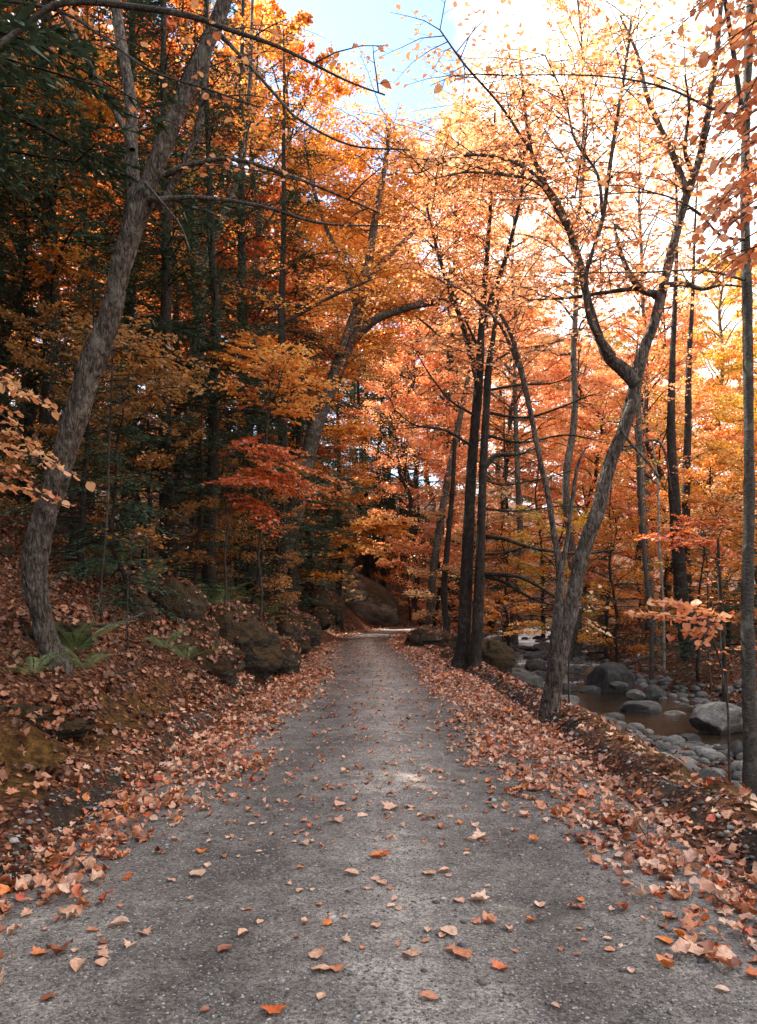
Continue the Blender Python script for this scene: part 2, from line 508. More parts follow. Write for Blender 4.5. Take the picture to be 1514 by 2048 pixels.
def ground_mat():
    m, nt, N, L = newmat('forest_floor')
    tc = N.new('ShaderNodeTexCoord')
    P = tc.outputs['Object']
    v = nd(N, 'ShaderNodeTexVoronoi', Scale=36.0)
    nz = nd(N, 'ShaderNodeTexNoise', Scale=9.0, Detail=4.0)
    L.new(P, nz.inputs['Vector'])
    ad = nd(N, 'ShaderNodeVectorMath', _operation='MULTIPLY_ADD'); ad.inputs[1].default_value = (.05, .05, .05)
    L.new(nz.outputs['Color'], ad.inputs[0]); L.new(P, ad.inputs[2]); L.new(ad.outputs[0], v.inputs['Vector'])
    s = N.new('ShaderNodeSeparateColor'); L.new(v.outputs['Color'], s.inputs[0])
    leaf = ramp(N, [(0, (.015, .008, .006)), (.3, (.05, .02, .012)), (.6, (.11, .042, .022)), (.85, (.2, .08, .04)), (1, (.3, .15, .09))])
    L.new(s.outputs[0], leaf.inputs[0])
    n2 = nd(N, 'ShaderNodeTexNoise', Scale=50.0, Detail=5.0, Roughness=.7)
    L.new(P, n2.inputs['Vector'])
    nm = nd(N, 'ShaderNodeTexNoise', Scale=11.0, Detail=9.0, Roughness=.75); L.new(P, nm.inputs['Vector'])
    moss = ramp(N, [(.36, (.014, .009, .004)), (.5, (.085, .040, .011)), (.64, (.19, .10, .025))])
    L.new(nm.outputs['Fac'], moss.inputs[0])
    soil = ramp(N, [(.3, (.012, .009, .007)), (.7, (.07, .05, .038))])
    L.new(n2.outputs['Fac'], soil.inputs[0])
    am = nd(N, 'ShaderNodeAttribute', _attribute_name='moss')
    so = nd(N, 'ShaderNodeAttribute', _attribute_name='soil')
    n3 = nd(N, 'ShaderNodeTexNoise', Scale=2.6, Detail=5.0, Roughness=.65)
    L.new(P, n3.inputs['Vector'])

    def mask(a):
        q = nd(N, 'ShaderNodeMath', _operation='ADD'); L.new(a, q.inputs[0]); L.new(n3.outputs['Fac'], q.inputs[1])
        r = ramp(N, [(.88, (0, 0, 0)), (1.0, (1, 1, 1))]); L.new(q.outputs[0], r.inputs[0])
        return r.outputs[0]
    m1 = nd(N, 'ShaderNodeMix', _data_type='RGBA')
    L.new(mask(am.outputs['Fac']), m1.inputs[0]); L.new(leaf.outputs[0], m1.inputs[6]); L.new(moss.outputs[0], m1.inputs[7])
    m2 = nd(N, 'ShaderNodeMix', _data_type='RGBA')
    L.new(mask(so.outputs['Fac']), m2.inputs[0]); L.new(m1.outputs[2], m2.inputs[6]); L.new(soil.outputs[0], m2.inputs[7])
    b = nd(N, 'ShaderNodeBump', Strength=.8, Distance=.03)
    hh = nd(N, 'ShaderNodeMath', _operation='ADD'); L.new(v.outputs['Distance'], hh.inputs[0]); L.new(n2.outputs['Fac'], hh.inputs[1])
    L.new(hh.outputs[0], b.inputs['Height'])
    p = nd(N, 'ShaderNodeBsdfPrincipled', Roughness=.9); p.inputs['Specular IOR Level'].default_value = .15
    L.new(m2.outputs[2], p.inputs['Base Color']); L.new(b.outputs[0], p.inputs['Normal'])
    o = N.new('ShaderNodeOutputMaterial'); L.new(p.outputs[0], o.inputs[0])
    return m


def gravel_mat():
    m, nt, N, L = newmat('gravel')
    tc = N.new('ShaderNodeTexCoord')
    P = tc.outputs['Object']

    def spk(scale, stops, seed):
        mp = N.new('ShaderNodeMapping'); mp.inputs['Location'].default_value = (seed, seed * 2, 0)
        L.new(P, mp.inputs[0])
        v = nd(N, 'ShaderNodeTexVoronoi', Scale=scale); L.new(mp.outputs[0], v.inputs['Vector'])
        s = N.new('ShaderNodeSeparateColor'); L.new(v.outputs['Color'], s.inputs[0])
        return v, s
    n1 = nd(N, 'ShaderNodeTexNoise', Scale=1.1, Detail=5.0, Roughness=.6); L.new(P, n1.inputs['Vector'])
    base = ramp(N, [(.34, (.072, .061, .056)), (.46, (.132, .115, .106)), (.56, (.19, .167, .152)), (.66, (.29, .255, .228))])
    av = nd(N, 'ShaderNodeAttribute', _attribute_name='track')
    n1b = nd(N, 'ShaderNodeTexNoise', Scale=5.5, Detail=7.0, Roughness=.7); L.new(P, n1b.inputs['Vector'])
    qa = nd(N, 'ShaderNodeMath', _operation='MULTIPLY_ADD'); qa.inputs[1].default_value = .55; L.new(n1b.outputs['Fac'], qa.inputs[0])
    qh = nd(N, 'ShaderNodeMath', _operation='MULTIPLY'); qh.inputs[1].default_value = .45; L.new(n1.outputs['Fac'], qh.inputs[0]); L.new(qh.outputs[0], qa.inputs[2])
    q = nd(N, 'ShaderNodeMath', _operation='MULTIPLY_ADD'); q.inputs[1].default_value = .2
    L.new(av.outputs['Fac'], q.inputs[0]); L.new(qa.outputs[0], q.inputs[2])
    L.new(q.outputs[0], base.inputs[0])
    v1, s1 = spk(95, None, 1.)
    g1 = nd(N, 'ShaderNodeMapRange'); g1.inputs[3].default_value = .5; g1.inputs[4].default_value = 1.55
    L.new(s1.outputs[0], g1.inputs[0])
    c1 = nd(N, 'ShaderNodeVectorMath', _operation='SCALE'); L.new(base.outputs[0], c1.inputs[0]); L.new(g1.outputs[0], c1.inputs['Scale'])
    n2 = nd(N, 'ShaderNodeTexNoise', Scale=260.0, Detail=3.0); L.new(P, n2.inputs['Vector'])
    g2 = nd(N, 'ShaderNodeMapRange'); g2.inputs[1].default_value = .3; g2.inputs[2].default_value = .7; g2.inputs[3].default_value = .5; g2.inputs[4].default_value = 1.6
    L.new(n2.outputs['Fac'], g2.inputs[0])
    c2 = nd(N, 'ShaderNodeVectorMath', _operation='SCALE'); L.new(c1.outputs[0], c2.inputs[0]); L.new(g2.outputs[0], c2.inputs['Scale'])
    # bigger light stones pressed into the surface
    v3, s3 = spk(58, None, 5.)
    pick = nd(N, 'ShaderNodeMath', _operation='GREATER_THAN'); pick.inputs[1].default_value = .88; L.new(s3.outputs[1], pick.inputs[0])
    near = nd(N, 'ShaderNodeMath', _operation='LESS_THAN'); near.inputs[1].default_value = .33; L.new(v3.outputs['Distance'], near.inputs[0])
    mk = nd(N, 'ShaderNodeMath', _operation='MULTIPLY'); L.new(pick.outputs[0], mk.inputs[0]); L.new(near.outputs[0], mk.inputs[1])
    sc = ramp(N, [(0, (.12, .12, .125)), (.5, (.28, .27, .26)), (1, (.42, .39, .36))]); L.new(s3.outputs[2], sc.inputs[0])
    mx = nd(N, 'ShaderNodeMix', _data_type='RGBA'); L.new(mk.outputs[0], mx.inputs[0]); L.new(c2.outputs[0], mx.inputs[6]); L.new(sc.outputs[0], mx.inputs[7])
    b = nd(N, 'ShaderNodeBump', Strength=.55, Distance=.006)
    h = nd(N, 'ShaderNodeMath', _operation='SUBTRACT'); L.new(n2.outputs['Fac'], h.inputs[0]); L.new(v1.outputs['Distance'], h.inputs[1])
    L.new(h.outputs[0], b.inputs['Height'])
    p = nd(N, 'ShaderNodeBsdfPrincipled', Roughness=.85); p.inputs['Specular IOR Level'].default_value = .3
    L.new(mx.outputs[2], p.inputs['Base Color']); L.new(b.outputs[0], p.inputs['Normal'])
    o = N.new('ShaderNodeOutputMaterial'); L.new(p.outputs[0], o.inputs[0])
    return m


def water_mat():
    m, nt, N, L = newmat('stream_water')
    tc = N.new('ShaderNodeTexCoord')
    mp = N.new('ShaderNodeMapping'); mp.inputs['Scale'].default_value = (2.2, 1, 1); L.new(tc.outputs['Object'], mp.inputs[0])
    nz = nd(N, 'ShaderNodeTexNoise', Scale=6.0, Detail=4.0, Roughness=.6); L.new(mp.outputs[0], nz.inputs['Vector'])
    b = nd(N, 'ShaderNodeBump', Strength=.4, Distance=.05); L.new(nz.outputs['Fac'], b.inputs['Height'])
    a = nd(N, 'ShaderNodeAttribute', _attribute_name='foam')
    n2 = nd(N, 'ShaderNodeTexNoise', Scale=9.0, Detail=6.0, Roughness=.75); L.new(mp.outputs[0], n2.inputs['Vector'])
    q = nd(N, 'ShaderNodeMath', _operation='ADD'); L.new(a.outputs['Fac'], q.inputs[0]); L.new(n2.outputs['Fac'], q.inputs[1])
    r = ramp(N, [(.86, (0, 0, 0)), (1, (1, 1, 1))]); L.new(q.outputs[0], r.inputs[0])
    mx = nd(N, 'ShaderNodeMix', _data_type='RGBA'); L.new(r.outputs[0], mx.inputs[0]); mx.inputs[6].default_value = (.03, .018, .01, 1); mx.inputs[7].default_value = (.6, .62, .66, 1)
    p = nd(N, 'ShaderNodeBsdfPrincipled', Roughness=.1)
    L.new(mx.outputs[2], p.inputs['Base Color']); L.new(b.outputs[0], p.inputs['Normal'])
    rr = nd(N, 'ShaderNodeMapRange'); rr.inputs[3].default_value = .08; rr.inputs[4].default_value = .7; L.new(r.outputs[0], rr.inputs[0]); L.new(rr.outputs[0], p.inputs['Roughness'])
    o = N.new('ShaderNodeOutputMaterial'); L.new(p.outputs[0], o.inputs[0])
    return m


# ------------------------------------------------------------------ ground, road, water
def grid(xs, ys, zf):
    X, Y = np.meshgrid(xs, ys)
    Z = zf(X, Y)
    nx, ny = len(xs), len(ys)
    i = (np.arange(ny - 1)[:, None] * nx + np.arange(nx - 1)[None]).ravel()
    F = np.stack([i, i + 1, i + nx + 1, i + nx], -1)
    return X, Y, Z, F


xs = np.concatenate([np.linspace(-160, -16, 30), np.linspace(-15, -5, 50), np.arange(-4.9, 4.6, .06), np.linspace(4.7, 12, 60), np.linspace(12.3, 30, 50), np.linspace(33, 160, 26)])
ys = np.concatenate([np.linspace(-40, 1, 24), np.arange(1.2, 16, .08), np.linspace(16.2, 40, 110), np.linspace(40.5, 90, 70), np.linspace(95, 320, 30)])


def gz(X, Y):
    Z = land(X, Y)
    u = np.abs(road_u(X, Y))
    return Z - .03 * (1 - sstep(1.7, 1.9, u))


X, Y, Z, Fq = grid(xs, ys, gz)
U = road_u(X, Y)
w = np.interp(Y, SY, SX)
soil = (.50 + .45 * fbm(xy0(X, Y, 1.3), 2, 88)) * np.exp(-((np.abs(U) - 2.08 - .1 * fbm(xy0(X, Y, 1.1), 2, 89)) / .15) ** 2) + .12 * sstep(-6, -9, U) + .3 * np.exp(-((X - w) / 3.2) ** 2)
moss = np.where(U < 0, .55 * np.exp(-((U + 2.6) / .5) ** 2) * (1 - sstep(8, 12, Y)) + .2 * sstep(9, 13, Y), .62 * np.exp(-((U - 2.42) / .3) ** 2) * (1 - sstep(7, 12, Y)))
gm = mesh_np('ground', np.stack([X, Y, Z], -1).reshape(-1, 3), [Fq], [ground_mat()], True, {'soil': soil.ravel(), 'moss': moss.ravel()})
tag(link('ground', gm), kind='structure')

us = np.linspace(-1.88, 1.88, 90)
yy = np.concatenate([np.linspace(-12, 1, 14), np.arange(1.2, 20, .06), np.linspace(20.3, 62, 130)])
UU, YY = np.meshgrid(us, yy)
sl = rc(YY + .5) - rc(YY - .5)
nrm = np.sqrt(1 + sl * sl)
XX = rc(YY) + UU / nrm
Y2 = YY - UU * sl / nrm


def road_z(x, y, u):
    return sstep(26, 60, y) * .5 + .022 * (1 - (u / 1.9) ** 2) + .008 * fbm(xy0(x, y, 1.4), 3, 41) + .003 * vnoise(xy0(x, y, 9), 43) - .014 * np.exp(-((np.abs(u) - .72) / .22) ** 2) - .012 * sstep(1.6, 1.88, np.abs(u))


ZZ = road_z(XX, Y2, UU)
i = (np.arange(len(yy) - 1)[:, None] * len(us) + np.arange(len(us) - 1)[None]).ravel()
rf = np.stack([i, i + 1, i + len(us) + 1, i + len(us)], -1)
track = np.exp(-((UU - .1) / .28) ** 2) * .5 - .4 * np.exp(-((UU + .75) / .3) ** 2) - .4 * np.exp(-((UU - .85) / .3) ** 2)
rm = mesh_np('road', np.stack([XX, Y2, ZZ], -1).reshape(-1, 3), [rf], [gravel_mat()], True, {'track': track.ravel()})
tag(link('road', rm), kind='structure')

wy = np.concatenate([np.linspace(-20, 8, 14), np.linspace(8.3, 40, 160), np.linspace(41, 60, 20)])
wu = np.linspace(-1.9, 1.9, 24)
WU, WY = np.meshgrid(wu, wy)
sw = np.interp(WY, SY, SW)
WX = np.interp(WY, SY, SX) + WU * (sw + .35) / 1.2
foam = np.interp(WY, [-20, 18.5, 19.5, 20.5, 22.5, 23.5, 25, 27, 30, 33, 50], [0, 0, .42, .05, .1, .5, .3, .15, .45, .2, .4])
WZ = water_z(WY) + .02 * fbm(xy0(WX, WY, 2.5), 2, 51) * (1 + 4 * foam)
i = (np.arange(len(wy) - 1)[:, None] * len(wu) + np.arange(len(wu) - 1)[None]).ravel()
wf = np.stack([i, i + 1, i + len(wu) + 1, i + len(wu)], -1)
wm = mesh_np('water', np.stack([WX, WY, WZ], -1).reshape(-1, 3), [wf], [water_mat()], True, {'foam': foam.ravel()})
tag(link('water', wm), kind='structure')


def surf(x, y):
    x = np.asarray(x, float); y = np.asarray(y, float)
    u = road_u(x, y)
    return np.where(np.abs(u) < 1.86, road_z(x, y, u), land(x, y))


# ------------------------------------------------------------------ leaf litter
def scatter(n, x0, x1, y0, y1, dens):
    x = rng.uniform(x0, x1, n); y = rng.uniform(y0, y1, n)
    k = rng.random(n) < dens(x, y)
    return x[k], y[k]


def band(x, y):
    u = road_u(x, y)
    au = np.abs(u)
    wob = .28 * fbm(xy0(x, y, 1.1), 3, 61)
    e = .93 + np.where(u < 0, .12, 0) + wob + np.clip((6.0 - y) * .12, -.08, .3)
    d = sstep(e - .15, e + .38, au)
    d = d * (.55 + .45 * sstep(-.3, .25, fbm(xy0(x, y, 2.3), 2, 63)))
    # the bare dark ditch lip and the mossy banks carry fewer leaves
    lip = 1 - .75 * np.exp(-((au - 2.08) / .11) ** 2) * (y < 22)
    bank = np.where(au > 2.1, .62 + .25 * fbm(xy0(x, y, 1.7), 2, 66), 1)
    bank = np.where((au > 2.15) & (au < 2.8) & (y < 9), .45, bank)
    return np.clip(d * lip * bank, 0, 1)


def litter_add(Lv, x, y, smin, smax, tilt, lift=.004):
    n = len(x)
    z = surf(x, y) + lift + rng.random(n) ** 2 * .03
    e = .03
    gx = (surf(x + e, y) - surf(x - e, y)) / (2 * e); gy = (surf(x, y + e) - surf(x, y - e)) / (2 * e)
    Nn = unit(np.stack([-gx, -gy, np.ones(n)], -1) + tilt * rng.standard_normal((n, 3)))
    D = rng.standard_normal((n, 3))
    D = unit(D - (D * Nn).sum(1)[:, None] * Nn)
    red = fbm(xy0(x, y, .8), 2, 71) * .12
    Lv.add(np.stack([x, y, z], -1), D, Nn, smin * .8 + (smax * 1.12 - smin * .8) * rng.random(n) ** 1.3, np.clip(rng.beta(1.5, 1.25, n) * .86 + red + (rng.random(n) < .09) * .4, 0, 1))


TPL_LIT = [leaf_tpl('oval', s, 1.) for s in range(9)] + [leaf_tpl('maple', s + 20, .35) for s in range(4)]
TPL_NEAR = [leaf_tpl('oval', s + 40, .35) for s in range(5)] + [leaf_tpl('maple', 60 + s, .35) for s in range(2)]
Q = [leaf_tpl('q')]
TRI = [leaf_tpl('tri')]

Lv = Leaves()
x, y = scatter(22000, -2.6, 2.7, 2.6, 16, lambda x, y: band(x, y) * (np.abs(road_u(x, y)) < 2.4))
litter_add(Lv, x, y, .04, .088, .3)
x, y = scatter(15000, -2.6, 2.7, 2.6, 16, lambda x, y: band(x, y) ** 2 * (np.abs(road_u(x, y)) < 1.98))
litter_add(Lv, x, y, .04, .085, .42, .012)
tag(link('leaf_litter', Lv.mesh('leaf_litter', M['litter'], TPL_LIT)), 'curled tan and rust leaves drifted along both road edges', kind='stuff')
Lv = Leaves()
x, y = scatter(13500, -6.5, -2.1, 4, 16, lambda x, y: band(x, y) * .9)
litter_add(Lv, x, y, .045, .1, .5)
x, y = scatter(3500, 2.05, 4.2, 3, 16, lambda x, y: band(x, y) * .8)
litter_add(Lv, x, y, .045, .1, .35)
tag(link('leaf_litter', Lv.mesh('bank_litter', M['litter_old'], TPL_LIT)), 'dull brown fallen leaves over both mossy banks', kind='stuff')
Lv = Leaves()
x, y = scatter(15000, -2.2, 2.4, 15, 44, lambda x, y: band(x, y) * (np.abs(road_u(x, y)) < 2.2))
litter_add(Lv, x, y, .06, .12, .3)
x, y = scatter(4600, -1.7, 1.7, 4.2, 34, lambda x, y: .85)
litter_add(Lv, x, y, .02, .07, .1)
tag(link('leaf_litter', Lv.mesh('verge_litter', M['litter'], [leaf_tpl('oval', s + 80, .8) for s in range(5)])), 'tan leaf drifts on the far verges and specks over the gravel', kind='stuff')
Lv = Leaves()
x, y = scatter(9000, -15, 12, 44, 70, lambda x, y: (np.abs(road_u(x, y)) > 1.7) * 1.)
litter_add(Lv, x, y, .12, .2, .4)
x, y = scatter(17000, -11, -2, 12, 46, lambda x, y: .8)
litter_add(Lv, x, y, .07, .14, .4)
x, y = scatter(18000, 2, 15, 13, 46, lambda x, y: .85 * (np.abs(x - np.interp(y, SY, SX)) > np.interp(y, SY, SW) + .35))
litter_add(Lv, x, y, .07, .14, .35)
tag(link('forest_litter', Lv.mesh('forest_litter', M['litter_old'], [leaf_tpl('oval', s + 80, .8) for s in range(5)])), 'rust brown leaf litter over the far verges and forest floor', kind='stuff')

# gravel stones: one loose mass
def ico(sub):
    import bmesh
    bm = bmesh.new()
    bmesh.ops.create_icosphere(bm, subdivisions=sub, radius=1)
    V = np.array([v.co[:] for v in bm.verts]); F = np.array([[v.index for v in f.verts] for f in bm.faces])
    bm.free()
    return V, F


v1, f1 = ico(1)
def pebble_mass(n, x0, x1, y0, y1, smin, smax, mat, name, label):
    y = y0 + (y1 - y0) * rng.random(n) ** 1.5
    x = rng.uniform(x0, x1, n)
    s = smin + (smax - smin) * rng.random(n) ** 3.5
    z = surf(x, y) + s * .12
    sc = np.stack([s * rng.uniform(.7, 1.3, n), s * rng.uniform(.7, 1.3, n), s * rng.uniform(.35, .6, n)], -1)
    a = rng.uniform(0, 2 * PI, n)
    loc = v1[None] * (1 + .25 * rng.standard_normal((n, len(v1), 1))) * sc[:, None]
    c, sn = np.cos(a)[:, None], np.sin(a)[:, None]
    V = np.stack([loc[..., 0] * c - loc[..., 1] * sn, loc[..., 0] * sn + loc[..., 1] * c, loc[..., 2]], -1) + np.stack([x, y, z], -1)[:, None]
    F = (f1[None] + (np.arange(n) * len(v1))[:, None, None]).reshape(-1, 3)
    me = mesh_np(name, V.reshape(-1, 3), [F], [mat], True, {'tint': np.repeat(rng.random(n), len(v1))})
    return tag(link(name, me), label, kind='stuff')


m_, nt_, N_, L_ = newmat('pebble')
a_ = nd(N_, 'ShaderNodeAttribute', _attribute_name='tint')
r_ = ramp(N_, [(0, (.05, .05, .05)), (.4, (.11, .10, .095)), (.7, (.22, .20, .185)), (.9, (.46, .43, .40)), (1, (.22, .26, .30))])
L_.new(a_.outputs['Fac'], r_.inputs[0])
p_ = nd(N_, 'ShaderNodeBsdfPrincipled', Roughness=.7)
L_.new(r_.outputs[0], p_.inputs[0])
o_ = N_.new('ShaderNodeOutputMaterial'); L_.new(p_.outputs[0], o_.inputs[0])
M['pebble'] = m_
pebble_mass(46000, -2.0, 2.0, 2.3, 9.5, .0024, .0078, M['pebble'], 'gravel', 'small grey stones loose on the gravel road')
pebble_mass(1500, -2.2, -1.9, 3, 18, .006, .028, M['pebble'], 'gravel', 'small stones in the dark earth of the left road edge')
pebble_mass(1500, 1.9, 2.25, 3, 18, .006, .028, M['pebble'], 'gravel', 'small stones in the dark earth of the right road edge')
pebble_mass(700, -2.15, 2.15, 2.4, 12, .006, .022, M['pebble'], 'gravel', 'scattered larger pebbles pressed into the gravel road')

# ------------------------------------------------------------------ individual leaves on the road
IND_T = {'oval': [leaf_tpl('oval', 100 + s, .26) for s in range(6)], 'maple': [leaf_tpl('maple', 120 + s, .1) for s in range(4)], 'curl': [leaf_tpl('oval', 140 + s, .9) for s in range(4)]}
tints = {'brown': .2, 'rust': .42, 'salmon': .67, 'tan': .75, 'pale': .80, 'red': .92, 'orange': 1.0}
ind_me = {}


def leaf_object(kind, tint, x, y, size, label, group, rz=None):
    key = (kind, tint, random.randrange(len(IND_T[kind])))
    if key not in ind_me:
        V, F, uv = IND_T[kind][key[2]]
        V = V.copy(); V[:, 0] -= .5; V[:, 2] -= V[:, 2].min()
        # stalk
        ind_me[key] = mesh_np('fallen_leaf', V, F, [M['litter']], kind == 'curl', {'tint': np.full(len(V), tints[tint])}, uv)
    o = link('fallen_leaf', ind_me[key])
    o.location = (x, y, float(surf(np.array([x]), np.array([y]))[0]) + .004)
    o.rotation_euler = (random.uniform(-.07, .07), random.uniform(-.07, .07), rz if rz is not None else random.uniform(0, 6.28))
    o.scale = (size,) * 3
    tag(o, label, 'leaf', group)
    return o


G = 'fallen leaves lying on the gravel road'
HL = [  # px, py, size px, kind, tint, label
    (205, 1920, 36, 'maple', 'pale', 'pale cream maple leaf at the near left of the road'), (203, 1937, 34, 'oval', 'pale', 'cream oval leaf touching the pale cream maple leaf'),
    (80, 1913, 36, 'maple', 'orange', 'yellow orange maple leaf beside a folded brown leaf'), (120, 1915, 50, 'curl', 'brown', 'folded brown leaf beside the yellow orange maple leaf'),
    (158, 1942, 55, 'oval', 'salmon', 'long salmon leaf left of the pale cream maple leaf'), (98, 2004, 38, 'oval', 'brown', 'round brown leaf at the lower left of the road'),
    (290, 1874, 34, 'maple', 'pale', 'ragged pale maple leaf on dark gravel at left'), (487, 1874, 32, 'oval', 'salmon', 'flat round salmon leaf alone on the gravel'),
    (237, 1859, 44, 'oval', 'tan', 'narrow tan leaf edge-on above the ragged pale leaf'), (185, 1868, 26, 'oval', 'rust', 'small cupped rust leaf on the left gravel'),
    (545, 2038, 52, 'maple', 'red', 'dark red maple leaf cut by the bottom edge'), (632, 1925, 44, 'oval', 'salmon', 'plump salmon leaf tipped up on the gravel'),
    (645, 1955, 46, 'oval', 'salmon', 'long salmon leaf with a maple leaf against it'), (672, 1954, 34, 'maple', 'rust', 'rusty maple leaf against a long salmon leaf'),
    (642, 2009, 26, 'oval', 'salmon', 'small salmon leaf near the bottom middle'), (857, 2012, 42, 'oval', 'rust', 'rust veined beech leaf near the bottom middle'),
    (925, 1922, 58, 'oval', 'rust', 'large veined beech leaf tilted beside a small one'), (900, 1914, 30, 'maple', 'rust', 'small crumpled leaf beside the large veined beech leaf'),
    (1003, 1945, 42, 'maple', 'red', 'bright red maple leaf on grey gravel'), (818, 1924, 44, 'maple', 'salmon', 'torn salmon leaf with a curled tip'),
    (955, 1808, 48, 'maple', 'tan', 'wide tan maple leaf with its stalk to the camera'), (898, 1877, 46, 'oval', 'tan', 'smooth tan oval leaf beside a smaller twin'),
    (857, 1873, 26, 'oval', 'tan', 'smaller tan leaf beside the smooth tan oval'), (918, 1812, 30, 'oval', 'salmon', 'salmon leaf left of the wide tan maple leaf'),
    (980, 1850, 38, 'curl', 'rust', 'rolled rust leaf with dark tip'), (1018, 1866, 26, 'curl', 'salmon', 'slim rolled salmon leaf below the rolled rust leaf'),
    (1064, 1846, 26, 'curl', 'orange', 'small bright orange rolled leaf'), (1080, 1814, 32, 'oval', 'tan', 'flat tan leaf right of the wide maple leaf'),
    (1146, 1820, 26, 'curl', 'rust', 'small rust leaf cupped on its side'), (1162, 1807, 22, 'oval', 'orange', 'tiny orange leaf on the middle right gravel'),
    (1332, 1890, 40, 'oval', 'orange', 'slim orange leaf near the right edge'), (1400, 1914, 66, 'maple', 'salmon', 'big curled salmon leaf at the right of the road'),
    (1440, 1917, 60, 'oval', 'salmon', 'long salmon leaf joined to the big curled one'), (1330, 1942, 44, 'curl', 'orange', 'boat-shaped orange leaf at lower right'),
    (1262, 1950, 22, 'oval', 'salmon', 'small heart-shaped salmon leaf at lower right'), (1508, 1960, 40, 'maple', 'red', 'red leaf cut by the right edge of the road'),
    (703, 1757, 34, 'oval', 'salmon', 'salmon leaf beside a pale leaf on the mid road'), (752, 1722, 36, 'maple', 'orange', 'orange leaf next to a small dark red one'),
    (768, 1717, 26, 'maple', 'red', 'small dark red leaf on the middle of the road'), (763, 1775, 30, 'oval', 'pale', 'pale oval leaf below the orange and red pair'),
    (752, 1866, 28, 'oval', 'salmon', 'salmon leaf standing on edge near the middle'), (858, 1758, 34, 'oval', 'salmon', 'salmon leaf with curled rim on mid road'),
    (888, 1752, 26, 'oval', 'pale', 'grey cream leaf to the right of the curled rim leaf'), (403, 1709, 26, 'maple', 'orange', 'small bright orange maple leaf on the left gravel'),
    (450, 1718, 20, 'curl', 'rust', 'small tight rust curl on the left gravel'), (343, 1767, 22, 'oval', 'salmon', 'small round salmon leaf on the left gravel'),
    (395, 1755, 44, 'oval', 'tan', 'thin tan leaf lying flat on the left gravel'), (610, 1698, 30, 'oval', 'tan', 'tan oval leaf left of the road middle'),
    (680, 1618, 34, 'oval', 'pale', 'cream leaf on the pale strip of the road'), (725, 1640, 24, 'oval', 'tan', 'tan leaf on the sandy strip of road'),
    (675, 1652, 34, 'maple', 'pale', 'pale maple leaf on the sandy strip of road'), (785, 1625, 42, 'maple', 'pale', 'pale cream maple leaf on the crown of the road'),
    (820, 1622, 28, 'oval', 'pale', 'pale leaf right of the cream maple leaf'), (1035, 1585, 36, 'maple', 'orange', 'bright orange maple leaf standing up in the road'),
    (842, 1640, 20, 'oval', 'salmon', 'small salmon leaf on the crown of the road'), (940, 1685, 24, 'oval', 'tan', 'little tan leaf on the right half of the road'),
    (960, 1680, 44, 'maple', 'tan', 'ragged tan maple leaf on the right half'), (1068, 1687, 26, 'curl', 'orange', 'orange rolled leaf near the right leaf drift'),
    (520, 1850, 20, 'oval', 'salmon', 'small salmon leaf left of the round one'), (410, 2030, 24, 'oval', 'brown', 'brown leaf low on the dark left gravel'),
    (1215, 1885, 20, 'oval', 'salmon', 'tiny pale salmon leaf on the right gravel'), (1150, 1650, 24, 'oval', 'orange', 'orange leaf at the border of the right drift'),
    (450, 1905, 36, 'oval', 'brown', 'dull brown leaf pressed into the dark gravel'), (600, 1790, 22, 'oval', 'salmon', 'small salmon leaf near the pale wheel strip'),
    (1110, 2020, 22, 'oval', 'salmon', 'tiny salmon leaf near the bottom right'), (1445, 1990, 30, 'oval', 'tan', 'dusty tan leaf near the bottom right corner'),
]
for px, py, sp, kd, tn, lb in HL:
    Yd = CAMH * FPX / (py - HY)
    leaf_object(kd, tn, (px - HX) / FPX * Yd, Yd, sp / FPX * Yd * 1.0, lb, G)
words_k = {'oval': 'oval', 'maple': 'lobed', 'curl': 'rolled-up'}
k = 0
while k < 230:
    Yd = 3 + 8 * random.random() ** 1.25
    u = random.uniform(-1.5, 1.5)
    if abs(u) > .5 * Yd: continue
    kd = random.choices(['oval', 'maple', 'curl'], [6, 2, 2])[0]
    tn = random.choices(list(tints), [1, 3, 4, 4, 3, 1, 1])[0]
    leaf_object(kd, tn, u, Yd, random.uniform(.025, .06), f'small {tn} {words_k[kd]} leaf scattered on the {"near" if Yd < 5.5 else "middle stretch of"} gravel road', G)
    k += 1

# ------------------------------------------------------------------ trees
TPL_F = [leaf_tpl('oval', 160 + s, .55) for s in range(6)] + [leaf_tpl('maple', 170, .3)]


